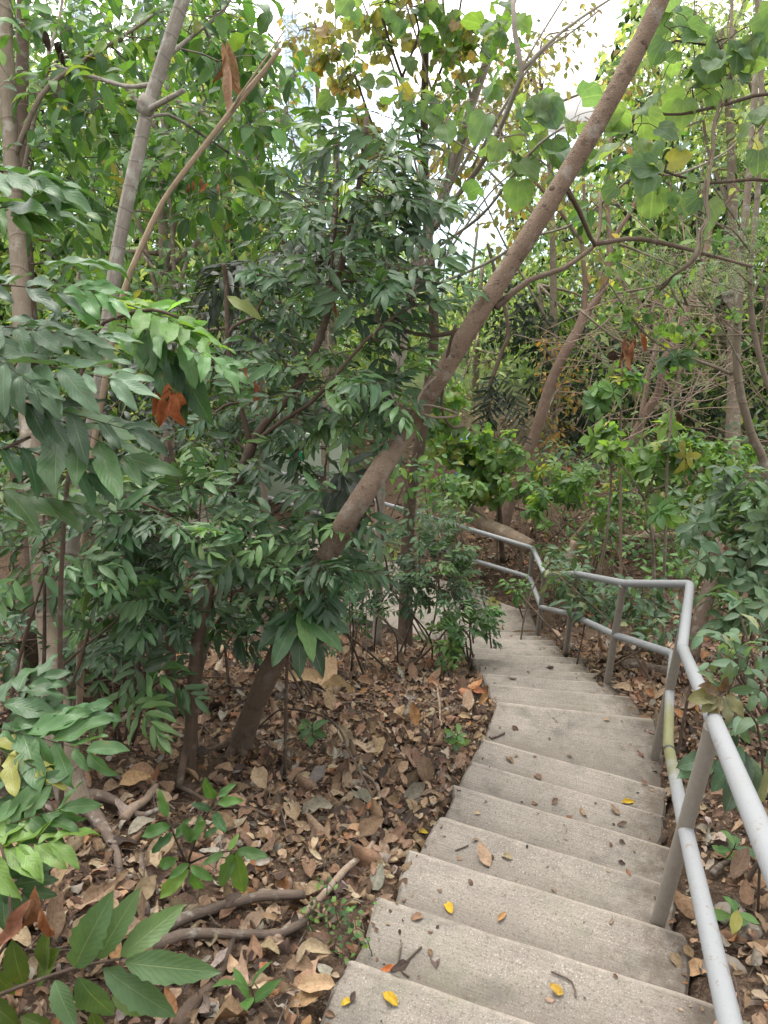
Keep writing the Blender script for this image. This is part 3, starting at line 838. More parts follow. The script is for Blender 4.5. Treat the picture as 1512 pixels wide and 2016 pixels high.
def lf_heart(l=.17, pal='heart', n=(2, 4), stalk=.09):
    def fn(s, q):
        rng = s.rng; dd = nrm(q[-1] - q[-2])
        for k in range(int(rng.integers(*n))):
            o = nrm(dd * .5 + rng.normal(size=3) * .8 + np.array([0, -.25, .1])); st = stalk * rng.uniform(.5, 1.2)
            p0 = q[-1 - min(k, len(q) - 1)]; p1 = p0 + o * st
            s.mb.tube(np.array([p0, (p0 + p1) / 2 + [0, 0, .012], p1]), .0017, 4, cap=False)
            d = nrm(o * .8 + np.array([0, 0, -.5]) + rng.normal(size=3) * .35)
            s.leafy(p1, d, up_jit(rng, .65), l * rng.uniform(.5, 1.15), rng.uniform(.88, 1.04), pick(pal, rng, .15))
    return fn


# ------------------------------------------------------------------ the big leaning tree
b = hit(470, 1488); d0 = dep(b)
T = Plant('leaning_tree', 'thick reddish brown trunk leaning across the view from the litter beside the steps', 'tree', b, M['bark_main'], M['leaf_mid'], 'ellip', 11)
tr = [b + [-.02, .02, -.10], b, P(497, 1400, d0 - .10), P(556, 1270, d0 - .28), P(640, 1100, d0 - .52), P(725, 960, d0 - .70), P(800, 850, 3.40), P(880, 720, 3.25), P(960, 590, 3.14), P(1050, 450, 3.05), P(1130, 320, 2.98), P(1200, 200, 2.92), P(1265, 75, 2.87), P(1312, -30, 2.84), P(1360, -160, 2.8), P(1400, -300, 2.8)]
T.limb(tr, .053, .031, 28, .035, .03, flare=.55)
for a_ in (0.3, 1.7, 2.9, 4.2, 5.3):
    e_ = b + np.array([math.cos(a_), math.sin(a_), 0]) * T.rng.uniform(.16, .32); e_[2] = gz(e_[0], e_[1]) - .015
    T.limb([b + np.array([math.cos(a_), math.sin(a_), 0]) * .035 + [0, 0, .07], (b + e_) / 2 + [0, 0, .012], e_], .028, .008, 8, .12, nodes=False)
for k in range(26):                                             # knots and scars on the bark
    i = int(T.rng.integers(8, 60)); p = T.nodes[min(len(T.nodes) - 1, i * len(T.nodes) // 64)]; r = T.fix[min(len(T.fix) - 1, i * len(T.fix) // 64)]
    o = nrm(np.array([T.rng.normal(), -1.0 + T.rng.normal() * .5, T.rng.normal() * .4]))
    T.mb.tube(np.array([p + o * r * .80, p + o * r * 1.02, p + o * r * 1.07]), [.018, .010, .003], 8)
T.limb(PP((976, 605, 3.14), (1041, 552, 3.2), (1106, 530, 3.3), (1150, 500, 3.35), (1172, 480, 3.4), (1182, 440, 3.45), (1180, 380, 3.5)), .014, .007, 8)
T.limb(PP((1118, 375, 3.0), (1140, 415, 3.15), (1160, 462, 3.3), (1172, 482, 3.38)), .011, .009, 8)
T.limb(PP((1172, 480, 3.4), (1250, 470, 3.6), (1320, 482, 3.8), (1400, 503, 4.0), (1480, 525, 4.2)), .012, .008, 8)
T.limb(PP((930, 640, 3.16), (890, 655, 3.3), (845, 660, 3.45), (800, 652, 3.6), (760, 630, 3.7)), .013, .007, 8)
T.grow([B(1180, 400, 3.5, 60, 40, .2, 5), B(1400, 505, 4.0, 80, 40, .2, 5)], lf_alt(.10, .5, 'mid', .06), max_r=.008)
T.grow([B(640, 1170, 3.45, 70, 60, .15, 6), B(560, 1290, 3.75, 40, 40, .15, 3)], None, max_r=.004)
for x, y in ((690, 1180), (640, 1200), (600, 1240)):
    pass
T.finish()

# rosette of long leaves close to the foot of the leaning tree
S = Plant('whorled_sapling', 'dark sapling with long drooping leaves in front of the leaning trunk', 'sapling', base_at(560, 3.55), M['bark_dark'], M['leaf_dark'], 'close', 12)
S.limb([S.base, P(566, 1300, 3.45), P(578, 1230, 3.35), P(590, 1205, 3.3)], .009, .006, 6)
S.limb(PP((578, 1230, 3.35), (630, 1120, 3.3), (668, 1000, 3.3), (690, 940, 3.25)), .006, .004, 6)
for a, c in (((592, 1205), (685, 1225)), ((592, 1208), (668, 1262)), ((590, 1210), (640, 1325)), ((588, 1205), (590, 1330)), ((586, 1205), (535, 1315)), ((588, 1200), (640, 1215)), ((585, 1203), (558, 1290)), ((590, 1198), (655, 1180)), ((584, 1200), (520, 1240)), ((588, 1196), (560, 1150)), ((592, 1200), (618, 1290)), ((582, 1205), (505, 1280))):
    blade(S, (*a, 3.3), (*c, 3.2 + S.rng.uniform(-.1, .1)), .30, 'dark')
for a, c in (((672, 935), (660, 1035)), ((676, 935), (712, 1020)), ((674, 930), (632, 1010)), ((680, 930), (740, 985)), ((690, 940), (690, 1050)), ((672, 930), (640, 900)), ((684, 925), (725, 880)), ((668, 1000), (735, 1015)), ((668, 1000), (720, 1050)), ((668, 1000), (618, 1060)), ((690, 935), (752, 930)), ((660, 1030), (600, 1010))):
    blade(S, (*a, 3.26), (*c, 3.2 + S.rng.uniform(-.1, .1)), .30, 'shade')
S.finish()

# ------------------------------------------------------------------ trunks at the western edge
b = hit(150, 1592); d0 = dep(b)
T = Plant('tan_tree', 'tan barked slender tree at the very edge with swollen stem foot in leaf litter', 'tree', b, M['bark_tan'], M['leaf_mid'], 'ellip', 13)
T.limb([b + [.02, 0, -.1], b, P(135, 1540, d0 + .02), P(112, 1400, d0 + .1), P(98, 1280, 3.7), P(84, 1120, 3.8), P(70, 980, 3.85), P(52, 760, 3.95), P(40, 560, 4.0), P(22, 300, 4.1), P(10, 60, 4.2), P(2, -200, 4.3)], .058, .036, 14, .05, .06, flare=.6)
T.limb(PP((24, 320, 4.1), (80, 190, 4.0), (150, 130, 4.1), (260, 60, 4.3), (330, 10, 4.4)), .016, .008, 8)
T.limb(PP((30, 420, 4.05), (90, 130, 4.6), (120, 20, 4.9), (130, -100, 5.0)), .014, .008, 8)
T.grow([B(110, 120, 4.3, 150, 130, .6, 79), B(280, 60, 4.4, 150, 80, .5, 58), B(60, 330, 4.3, 110, 120, .5, 41), B(40, -10, 4.3, 130, 60, .5, 24)], lf_alt(.130, .47, 'mid', .045, droop=.3), max_r=.012)
T.dead.append((dead_rows(T.rng, [(95, 150, 4.1), (105, 165, 4.1), (88, 60, 4.2), (120, 80, 4.3)], .13, .40, 'dry'), 'brown withered hanging leaf'))
T.finish()

b = base_at(122, 4.25)
T = Plant('ringed_tree', 'pale grey ringed trunk leaning uphill with a broken branch stub', 'tree', b, M['bark_grey'], M['leaf_mid'], 'ellip', 14)
T.limb([b + [0, 0, -.1], b, P(122, 1250, 4.18), P(140, 1080, 4.12), P(172, 900, 4.05), P(200, 730, 3.9), P(220, 580, 3.82), P(240, 450, 3.75), P(272, 300, 3.7), P(292, 210, 3.66), P(318, 130, 3.62), P(352, 25, 3.58), P(385, -80, 3.55), P(430, -260, 3.5)], .039, .030, 16, .03, .06)
T.limb(PP((292, 215, 3.66), (300, 212, 3.6), (325, 198, 3.52), (362, 178, 3.45)), .017, .011, 8)
T.mb.tube(np.array(PP((283, 222, 3.66), (290, 205, 3.64), (296, 190, 3.63))), [.038, .046, .037], 14, lumpy=.08)
T.limb(PP((286, 235, 3.66), (330, 225, 3.8), (390, 260, 4.0), (450, 300, 4.2)), .010, .006, 6)
T.limb(PP((305, 165, 3.64), (250, 170, 3.8), (180, 150, 4.0), (110, 130, 4.2)), .013, .008, 6)
T.limb(PP((318, 120, 3.6), (380, 70, 3.8), (440, 20, 3.9), (470, -40, 4.0)), .012, .007, 6)
T.grow([B(430, 60, 4.0, 130, 80, .5, 72), B(350, 330, 4.2, 120, 100, .4, 53), B(510, 180, 4.1, 110, 110, .4, 62), B(200, 200, 4.2, 110, 80, .4, 38), B(150, 420, 4.4, 120, 130, .4, 48), B(470, 370, 4.4, 110, 80, .4, 41)], lf_alt(.135, .48, 'mid', .045, droop=.3), max_r=.010)
T.dead.append((dead_rows(T.rng, [(446, 80, 3.6), (441, 86, 3.58), (452, 92, 3.59), (447, 120, 3.57)], .25, .19, 'tan'), 'large crinkled tan dead leaf hanging down'))
T.dead.append((dead_rows(T.rng, [(380, 355, 3.9), (395, 350, 3.9), (372, 362, 3.9), (410, 360, 3.9), (430, 360, 3.9)], .07, .3, 'red'), 'small rust red dead leaf'))
T.finish()

D = MB(); b = base_at(150, 3.9)
q = smooth_line([b - [0, 0, .05], P(170, 1000, 3.75), P(205, 760, 3.55), P(243, 578, 3.38), P(282, 480, 3.3), P(312, 415, 3.25), P(335, 375, 3.2), P(400, 290, 3.15), P(470, 200, 3.1), P(520, 140, 3.05), P(552, 95, 3.0)], .06)
D.tube(q, np.linspace(.019, .010, len(q)), 8, lumpy=.16)
D.tube(np.array(PP((455, 220, 3.1), (470, 190, 3.08), (520, 120, 3.02), (560, 60, 3.0))), [.005, .005, .004, .003], 6)
tag(D.build('dead_sapling', M['dead_wood'], None, b), 'bare straw coloured dead stem slanting past the ringed trunk', 'dead sapling')

b = base_at(80, 5.6)
T = Plant('dark_tree', 'slim dark brown trunk just behind the tan barked tree', 'tree', b, M['bark_dark'], M['leaf_mid'], 'ellip', 15)
T.limb([b, P(78, 900, 5.5), P(62, 650, 5.3), P(48, 450, 5.2), P(42, 250, 5.2), P(45, 60, 5.2), P(50, -150, 5.2)], .05, .04, 10)
T.limb(PP((45, 300, 5.2), (100, 130, 5.3), (160, 110, 5.4), (240, 80, 5.5)), .014, .008, 6)
T.grow([B(200, 260, 5.6, 210, 140, .6, 110), B(120, 480, 5.6, 140, 110, .5, 60), B(260, 30, 5.6, 240, 80, .6, 80), B(420, 200, 5.8, 130, 120, .5, 60)], lf_alt(.130, .47, 'mid', .045), max_r=.012)
T.finish()

# ------------------------------------------------------------------ the many-stemmed tree with dark feather leaves
b = hit(372, 1525); d0 = dep(b)
T = Plant('feather_leaf_tree', 'bushy dark green feather leaved tree with forked brown stems filling the slope', 'tree', b, M['bark_dark'], M['leaf_dark'], 'pinna', 16)
A_ = T.limb([b + [0, 0, -.06], b, P(385, 1300, d0 - .1), P(405, 1180, d0 - .1), P(432, 1085, 3.75), P(462, 960, 3.7), P(486, 905, 3.65), P(496, 872, 3.62)], .030, .027, 10, .06)
T.limb([hit(350, 1560), P(372, 1440, d0 + .05), P(390, 1340, d0), P(420, 1240, 3.85), P(455, 1190, 3.8)], .017, .008, 8)
T.limb([hit(385, 1500), P(378, 1380, d0 + .15), P(388, 1260, d0 + .2), P(380, 1100, 4.1), P(350, 960, 4.2), P(330, 850, 4.2)], .022, .012, 8)
T.limb(PP((494, 880, 3.62), (482, 830, 3.6), (458, 750, 3.58), (448, 660, 3.55), (446, 560, 3.55), (440, 520, 3.5)), .014, .010, 8)
T.limb(PP((496, 875, 3.62), (520, 835, 3.6), (558, 795, 3.58), (600, 735, 3.55), (628, 670, 3.52), (650, 600, 3.5), (672, 520, 3.5), (700, 400, 3.45), (716, 300, 3.4), (722, 220, 3.4)), .021, .010, 10)
T.limb(PP((500, 872, 3.62), (560, 825, 3.5), (610, 795, 3.4), (660, 740, 3.35), (720, 670, 3.3), (780, 620, 3.3)), .011, .006, 8)
T.limb(PP((640, 640, 3.5), (655, 500, 3.6), (665, 380, 3.6), (660, 250, 3.6)), .009, .005, 6)
T.limb(PP((425, 1105, 3.78), (500, 1040, 3.6), (570, 985, 3.6), (640, 940, 3.7)), .015, .010, 8)
T.limb(PP((432, 1085, 3.75), (400, 1050, 3.5), (350, 1020, 3.3), (280, 990, 3.1)), .010, .006, 8)
pinA = lf_pinnate(.20, 3, .100, .28, 'dark', .095, .65, .25)
T.grow([B(720, 330, 3.45, 90, 120, .35, 50), B(660, 480, 3.5, 120, 110, .4, 48), B(780, 420, 3.5, 90, 90, .35, 28), B(560, 600, 3.7, 110, 100, .4, 22), B(760, 610, 3.4, 110, 90, .35, 38),
        B(640, 760, 3.45, 130, 90, .35, 50), B(760, 780, 3.3, 60, 70, .3, 18), B(540, 720, 3.8, 100, 100, .4, 22), B(430, 820, 3.9, 100, 110, .4, 28), B(600, 880, 3.6, 110, 50, .3, 10), B(800, 530, 3.2, 70, 60, .25, 15)], pinA, max_r=.010)
T.grow([B(610, 860, 3.7, 90, 40, .3, 10), B(650, 930, 3.9, 80, 40, .3, 9)], pinA, max_r=.006)
T.grow([B(690, 985, 3.25, 60, 40, .15, 10), B(640, 1090, 3.3, 60, 50, .15, 12), B(590, 1180, 3.4, 50, 40, .15, 6)], pinA, max_r=.006)
T.grow([B(520, 1080, 3.35, 130, 90, .3, 42), B(620, 1110, 3.55, 90, 70, .25, 20), B(380, 1130, 3.5, 110, 90, .35, 32), B(300, 1020, 3.3, 110, 70, .3, 28), B(480, 1200, 3.55, 110, 60, .25, 12), B(380, 980, 3.5, 120, 70, .3, 22)], pinA, max_r=.008)
T.rows.append((P(447, 584, 3.3), P(528, 628, 3.25) - P(447, 584, 3.3), nrm(np.array([.35, -.8, .6])), .185, .30, np.array([.17, .21, .045]), 1))
T.mb.tube(np.array([P(446, 560, 3.5), P(444, 572, 3.4), P(447, 584, 3.3)]), .0018, 4)
T.dead.append((dead_rows(T.rng, [(470, 710, 3.3), (478, 715, 3.3), (500, 750, 3.25), (505, 765, 3.25), (655, 585, 3.4)], .10, .26, 'red'), 'rust red dead leaf still on the twig'))
T.finish()

# lower bushes on the slope
def bush(name, label, px, d, blobs, leaf, tpl, fn, seed, wood='bark_dark', stems=4, spread=.5, top_py=None, group=None, r=.010, cat='bush'):
    b_ = base_at(px, d)
    s = Plant(name, label, cat, b_, M[wood], M[leaf], tpl, seed, group, 'stem', 'foliage')
    ctr = [np.asarray(bb[0]) for bb in blobs]
    for k in range(stems):
        c = ctr[k % len(ctr)] + s.rng.normal(size=3) * .08
        o = s.rng.normal(size=2) * .10 * spread
        p0 = np.array([b_[0] + o[0], b_[1] + o[1], 0]); p0[2] = gz(p0[0], p0[1]) - .02
        s.limb([p0, p0 * .6 + c * .4 + np.array([0, 0, .12]) + s.rng.normal(size=3) * .05, c], r, r * .45, 6)
    s.grow(blobs, fn, max_r=r * .7)
    s.finish()


pinB = lf_pinnate(.22, 3, .112, .28, 'dark', .10, .6, .3)
bush('feather_leaf_bush', 'dark feather leaved bush crowding the tan trunk below eye level', 60, 3.35, [B(50, 1080, 3.2, 130, 110, .3, 26), B(200, 1000, 3.3, 110, 80, .3, 20), B(40, 930, 3.3, 100, 70, .3, 14), B(230, 1130, 3.4, 110, 70, .3, 16)], 'leaf_dark', 'pinna', pinB, 17)
bush('feather_leaf_bush', 'low hanging dark leaf sprays over the litter between tan and brown stems', 230, 3.75, [B(290, 1210, 3.6, 110, 70, .3, 16), B(310, 1350, 3.35, 60, 50, .2, 7), B(200, 1290, 3.8, 90, 60, .3, 8)], 'leaf_dark', 'pinna', pinB, 18)
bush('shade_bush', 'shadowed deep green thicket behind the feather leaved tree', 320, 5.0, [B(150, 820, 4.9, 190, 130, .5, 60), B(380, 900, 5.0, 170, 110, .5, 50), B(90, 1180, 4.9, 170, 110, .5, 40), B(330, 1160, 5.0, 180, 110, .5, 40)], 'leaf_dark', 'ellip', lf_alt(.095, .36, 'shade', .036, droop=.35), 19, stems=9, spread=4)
for k, (px, dd, w_, tp) in enumerate([(198, 4.7, 16, (190, 1050)), (222, 4.9, 12, (240, 960)), (48, 4.6, 22, (30, 900)), (300, 4.8, 10, (330, 900)), (335, 4.4, 12, (300, 1000)), (262, 5.2, 14, (270, 900))]):
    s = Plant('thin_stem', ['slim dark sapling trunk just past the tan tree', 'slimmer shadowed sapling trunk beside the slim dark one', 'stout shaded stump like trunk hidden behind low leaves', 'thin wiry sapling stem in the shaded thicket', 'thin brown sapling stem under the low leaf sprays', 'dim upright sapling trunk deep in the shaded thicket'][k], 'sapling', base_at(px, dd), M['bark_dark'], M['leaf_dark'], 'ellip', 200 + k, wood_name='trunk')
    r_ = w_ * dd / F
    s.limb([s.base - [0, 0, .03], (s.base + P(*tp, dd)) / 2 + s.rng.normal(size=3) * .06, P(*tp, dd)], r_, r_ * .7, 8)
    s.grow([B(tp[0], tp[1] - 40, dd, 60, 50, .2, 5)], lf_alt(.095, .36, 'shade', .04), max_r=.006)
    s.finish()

bush('shade_bush', 'low dark shrub with drooping leaflets on the ground past the tan tree', 170, 4.4, [B(110, 1290, 4.3, 110, 60, .3, 26), B(260, 1270, 4.4, 110, 60, .3, 26), B(30, 1220, 4.3, 80, 80, .3, 18), B(400, 1260, 4.6, 80, 60, .3, 16), B(200, 1180, 4.4, 150, 60, .3, 26)], 'leaf_dark', 'pinna', lf_pinnate(.21, 3, .105, .30, 'dark', .10, .6, .4), 20, stems=8, spread=4)
bush('shade_bush', 'dark shrub closing the gap behind the leaning trunk foot', 600, 5.2, [B(560, 1130, 5.1, 90, 60, .3, 26), B(660, 1180, 5.2, 60, 50, .3, 16), B(480, 1160, 5.1, 80, 50, .3, 18)], 'leaf_dark', 'pinna', lf_pinnate(.20, 3, .095, .30, 'dark', .09, .6, .3), 26, stems=7, spread=4)

# ------------------------------------------------------------------ big-leaved sprays close to the camera
S = Plant('leafy_sapling', 'close sapling with big glossy bluish green leaf sprays at eye level', 'sapling', base_at(-260, 2.0), M['bark_dark'], M['leaf_dark'], 'close', 21)
S.limb([S.base, P(-200, 1200, 1.9), P(-120, 900, 1.85), P(-60, 760, 1.85), P(10, 690, 1.85)], .014, .006, 8)
S.limb(PP((-120, 900, 1.85), (-40, 900, 1.8), (60, 860, 1.8)), .008, .004, 6)
S.limb(PP((-100, 860, 1.85), (-60, 600, 1.9), (-40, 420, 1.9)), .009, .005, 6)
for a, c, pr, ll, pal in (((30, 720, 1.85), (75, 560, 1.95), 3, .155, 'dark'), ((-50, 640, 1.85), (150, 640, 1.8), 4, .15, 'dark'), ((-50, 700, 1.8), (215, 735, 1.75), 5, .14, 'dull'), ((-60, 770, 1.8), (250, 850, 1.75), 5, .15, 'dark'),
                            ((-40, 860, 1.8), (160, 940, 1.85), 4, .17, 'dark'), ((-60, 560, 1.9), (110, 545, 1.95), 4, .14, 'dull'), ((-80, 660, 1.75), (60, 760, 1.7), 4, .14, 'dull'), ((20, 660, 1.85), (190, 650, 1.9), 4, .13, 'dull'),
                            ((60, 800, 1.85), (230, 900, 1.8), 3, .16, 'dark'), ((-40, 960, 1.8), (150, 1010, 1.9), 4, .15, 'dark'), ((60, 520, 2.1), (190, 500, 2.2), 3, .12, 'mid'), ((100, 560, 2.1), (210, 580, 2.1), 3, .11, 'mid'),
                            ((-60, 420, 1.8), (60, 360, 1.75), 3, .14, 'mid'), ((-50, 330, 1.75), (80, 340, 1.75), 3, .14, 'mid'), ((-60, 380, 1.8), (40, 420, 1.8), 3, .13, 'mid')):
    spray(S, a, c, pr, ll * 1.0, .31, pal, .10 + .2 * S.rng.random())
S.finish()

S = Plant('leafy_sapling', 'sapling holding bright fresh leaves and a bunch of orange dead ones', 'sapling', base_at(120, 2.9), M['bark_dark'], M['leaf_mid'], 'close', 22)
S.limb([S.base, P(120, 1150, 2.7), P(150, 800, 2.45), P(185, 660, 2.4), P(230, 625, 2.35), P(300, 610, 2.3), P(350, 625, 2.25)], .011, .005, 8)
for a, c, pr, ll, pal in (((190, 630, 2.4), (350, 590, 2.3), 4, .125, 'mid'), ((230, 640, 2.35), (420, 660, 2.15), 5, .13, 'bright'), ((250, 600, 2.35), (400, 640, 2.2), 4, .125, 'mid'), ((200, 600, 2.4), (300, 570, 2.4), 3, .11, 'bright'), ((300, 650, 2.25), (430, 700, 2.1), 3, .12, 'mid')):
    spray(S, a, c, pr, ll, .34, 'bright' if pal == 'bright' or c[0] > 380 else pal, .25, 55, 1.35)
for a, c in (((300, 660), (330, 790)), ((330, 690), (375, 800)), ((345, 700), (410, 830)), ((290, 650), (300, 740)), ((340, 690), (350, 830)), ((360, 690), (388, 760))):
    blade(S, (*a, 2.25), (*c, 2.2), .36, 'dark', up=(0, -1, .35))
S.dead.append((dead_rows(S.rng, [(325, 760, 2.2), (335, 770, 2.2), (345, 775, 2.18), (318, 765, 2.22), (350, 770, 2.2), (330, 755, 2.2), (365, 690, 2.25), (385, 725, 2.25)], .10, .34, 'rust'), 'orange brown dead leaf hanging in a bunch'))
S.finish()

S = Plant('leafy_sapling', 'sapling with broad green leaf sprays low at the frame edge', 'sapling', base_at(-200, 2.2), M['bark_dark'], M['leaf_dark'], 'close', 23)
S.limb([S.base, P(-160, 1650, 2.1), P(-90, 1520, 2.1), P(-30, 1420, 2.1), P(20, 1400, 2.1)], .010, .004, 8)
S.limb(PP((-100, 1540, 2.1), (-40, 1650, 1.95), (10, 1640, 1.9)), .007, .003, 6)
for a, c, pr, ll, pal in (((-20, 1425, 2.1), (150, 1390, 2.1), 4, .13, 'mid'), ((-20, 1430, 2.1), (170, 1460, 2.0), 5, .125, 'dark'), ((-10, 1400, 2.1), (60, 1320, 2.15), 3, .13, 'dark'), ((-40, 1460, 2.05), (70, 1510, 2.0), 3, .13, 'mid'),
                            ((-60, 1650, 1.9), (100, 1560, 1.9), 4, .14, 'mid'), ((-60, 1680, 1.85), (90, 1640, 1.85), 4, .15, 'mid'), ((-50, 1600, 1.95), (40, 1520, 1.95), 3, .14, 'mid'), ((-40, 1700, 1.85), (40, 1760, 1.85), 3, .14, 'dark')):
    spray(S, a, c, pr, ll, .37, pal, .15)
S.finish()

S = Plant('serrate_sapling', 'sapling with large toothed pale veined leaves and a curled rust leaf at the bottom corner', 'sapling', hit(-60, 1990), M['bark_dark'], M['leaf_mid'], 'serrate', 24)
S.limb([S.base, P(0, 1958, 1.72), P(60, 1935, 1.68), P(150, 1905, 1.65), P(235, 1888, 1.63)], .006, .003, 8)
S.limb([S.base + [-.03, .05, 0], P(10, 1860, 1.75), P(18, 1740, 1.8), P(0, 1660, 1.85)], .005, .003, 6)
GREEN = [(.085, .155, .060), (.090, .160, .055), (.105, .185, .055), (.092, .165, .065), (.080, .150, .060), (.075, .140, .055)]
for k, (a, c, w_) in enumerate([((147, 1903), (210, 1772), .36), ((194, 1888), (258, 1758), .34), ((238, 1884), (358, 1774), .35), ((246, 1894), (420, 1918), .30), ((204, 1906), (350, 2010), .33), ((155, 1922), (220, 2036), .42), ((108, 1930), (140, 2030), .44)]):
    blade(S, (*a, 1.64), (*c, 1.58 + .05 * (k % 3)), w_, 'mid', up=(.05, -.75, 1), col=GREEN[k % 6])
for a, c in (((24, 1850), (45, 1955)), ((119, 1869), (40, 1950)), ((220, 1960), (290, 2000)), ((-20, 1900), (25, 1980)), ((-30, 1960), (40, 2030)), ((40, 2000), (110, 2030)), ((180, 1990), (200, 2060)), ((100, 1830), (80, 1930))):
    blade(S, (*a, 1.78), (*c, 1.8), .40, 'mid', col=(.085, .135, .03))
S.dead.append((dead_rows(S.rng, [(68, 1745, 1.7), (72, 1760, 1.7), (80, 1790, 1.7), (62, 1770, 1.7)], .115, .26, 'red'), 'curled rust coloured dead leaf'))
S.finish()

S = Plant('young_sapling', 'knee high sapling with narrow green leaves standing in the litter', 'sapling', hit(372, 1735), M['bark_dark'], M['leaf_mid'], 'close', 25)
db = dep(S.base)
S.limb([S.base, P(372, 1690, db - .12), P(400, 1620, db - .2), P(425, 1570, db - .25)], .005, .003, 6)
S.limb([P(372, 1700, db - .1), P(420, 1680, db - .2), P(465, 1675, db - .25)], .004, .002, 6)
S.limb([P(372, 1710, db - .1), P(345, 1650, db - .2), P(330, 1610, db - .2)], .004, .002, 6)
for a, c in (((420, 1575), (402, 1535)), ((428, 1570), (465, 1540)), ((428, 1580), (478, 1575)), ((415, 1595), (380, 1580)), ((420, 1600), (445, 1640)), ((405, 1615), (370, 1660)), ((380, 1660), (360, 1620)), ((385, 1655), (395, 1605)), ((400, 1650), (430, 1625)), ((465, 1675), (530, 1688)), ((465, 1678), (478, 1765)), ((460, 1680), (435, 1745)), ((450, 1675), (470, 1640)), ((440, 1680), (400, 1700)), ((330, 1610), (312, 1555)), ((335, 1625), (275, 1645)), ((340, 1640), (300, 1680)), ((345, 1650), (372, 1610)), ((372, 1700), (330, 1730)), ((375, 1705), (420, 1735)), ((370, 1712), (310, 1770)), ((380, 1715), (395, 1770)), ((350, 1690), (300, 1710))):
    blade(S, (*a, db - .24), (*c, db - .26 + S.rng.uniform(-.06, .06)), .36, 'mid', up=(0, -.6, 1))
S.finish()
for k, (px, py, n_, l_, lab) in enumerate([(610, 1465, 10, .10, 'small seedling tuft by the foot of the leaning tree'), (890, 1478, 13, .085, 'pinnate seedling growing against the stair edge'), (650, 1815, 0, 0, 'tiny leaved creeper patch beside the lower steps'), (700, 1872, 0, 0, 'small creeper tuft touching the nearest step corner'), (492, 2000, 5, .13, 'grass like shoot of three upright leaves at the bottom'), (1418, 1830, 8, .09, 'small seedling behind the lower rail in dark soil'), (1418, 1700, 7, .09, 'seedling leaning out under the handrail')]):
    b_ = hit(px, py)
    s = Plant('seedling', lab, 'seedling', b_, M['bark_dark'], M['leaf_mid'], 'small' if n_ == 0 else 'obov', 300 + k, wood_name='stem', leaf_name='leaves')
    if n_:
        hh = .16; top_ = b_ + [.02, -.03, hh]
        s.limb([b_, (b_ + top_) / 2 + [.01, 0, 0], top_], .0035, .002, 5)
        for q in range(n_):
            u = .3 + .7 * q / n_; p_ = b_ + (top_ - b_) * u; a_ = q * 2.4
            s.leafy(p_, np.array([math.cos(a_), math.sin(a_), .35 if n_ > 5 else 1.6]), up_jit(s.rng, .3), l_ * s.rng.uniform(.7, 1.2), .40 if n_ > 5 else .25, pick('mid', s.rng))
    else:
        s.nodes = [b_]; s.fix = [.003]; s.par = [-1]
        s.grow([(b_ + [0, 0, .07], (.09, .12, .09), 60 if k == 2 else 30)], lf_alt(.022, .7, 'mid', .022), max_r=.003, step=.03)
    s.finish()

# ------------------------------------------------------------------ middle distance: trunks, heart-leaved tree
b = base_at(797, 7.2)
T = Plant('dark_tree', 'straight slender dark trunk rising behind the leaning trunk', 'tree', b, M['bark_dark'], M['leaf_heart'], 'heart', 31)
T.limb([b - [0, 0, .1], b, P(806, 1000, 7.1), P(824, 890, 6.95), P(840, 790, 6.8), P(852, 690, 6.6), P(853, 600, 6.4), P(842, 450, 6.1), P(835, 300, 5.8), P(838, 100, 5.5), P(842, -80, 5.3)], .072, .020, 12, .04, flare=.3)
T.limb(PP((838, 330, 5.8), (800, 180, 5.4), (760, 60, 5.2), (735, -60, 5.2)), .012, .007, 6)
T.limb(PP((842, 430, 6.0), (790, 330, 5.8), (740, 260, 5.6), (700, 150, 5.4)), .014, .007, 6)
T.limb(PP((836, 210, 5.6), (875, 120, 5.3), (905, 20, 5.1), (915, -60, 5.0)), .011, .006, 6)
T.limb(PP((838, 280, 5.7), (790, 175, 5.3), (825, 60, 5.1), (790, -20, 5.0)), .012, .007, 6)
T.grow([B(700, 150, 5.3, 60, 70, .3, 8), B(770, 30, 5.1, 90, 60, .4, 16), B(880, 30, 5.0, 60, 40, .3, 7), B(620, 230, 5.6, 60, 60, .3, 6), B(810, 200, 5.2, 60, 50, .3, 5)], lf_heart(.115, 'heart', (2, 4)), tip_r=.0022, max_r=.008)
T.grow([B(640, 120, 5.4, 90, 80, .4, 20), B(780, 40, 5.2, 110, 60, .4, 22), B(740, 260, 5.6, 70, 60, .3, 14), B(880, 100, 5.2, 80, 70, .3, 12)], lf_heart(.085, 'olive', (3, 6), .05), tip_r=.0018, max_r=.006)
T.finish()

b = base_at(742, 7.4)
T = Plant('heart_leaf_tree', 'pale grey trunk leaning like the big one, carrying broad heart shaped leaves', 'tree', b, M['bark_pale'], M['leaf_heart'], 'heart', 32)
T.limb([b, P(750, 920, 7.0), P(758, 860, 6.6), P(775, 720, 6.4), P(800, 590, 6.3), P(842, 470, 6.1), P(880, 360, 5.9), P(915, 250, 5.7), P(948, 150, 5.5), P(985, 60, 5.35), P(1020, -30, 5.2), P(1060, -150, 5.1)], .046, .028, 12, .05)
T.limb(PP((772, 800, 6.5), (792, 690, 6.4), (808, 600, 6.3), (850, 500, 6.0)), .04, .03, 10)
T.limb(PP((856, 450, 6.05), (905, 380, 5.4), (946, 325, 5.0), (981, 260, 4.6), (1021, 165, 4.3), (1027, 138, 4.25), (1013, 60, 4.2), (1010, -20, 4.2)), .022, .013, 8)
T.limb(PP((1027, 140, 4.25), (1080, 85, 4.2), (1140, 38, 4.2), (1215, -10, 4.2)), .012, .006, 6)
T.limb(PP((842, 480, 6.1), (900, 330, 5.8), (928, 200, 5.6), (880, 60, 5.3), (870, -40, 5.2)), .016, .009, 6)
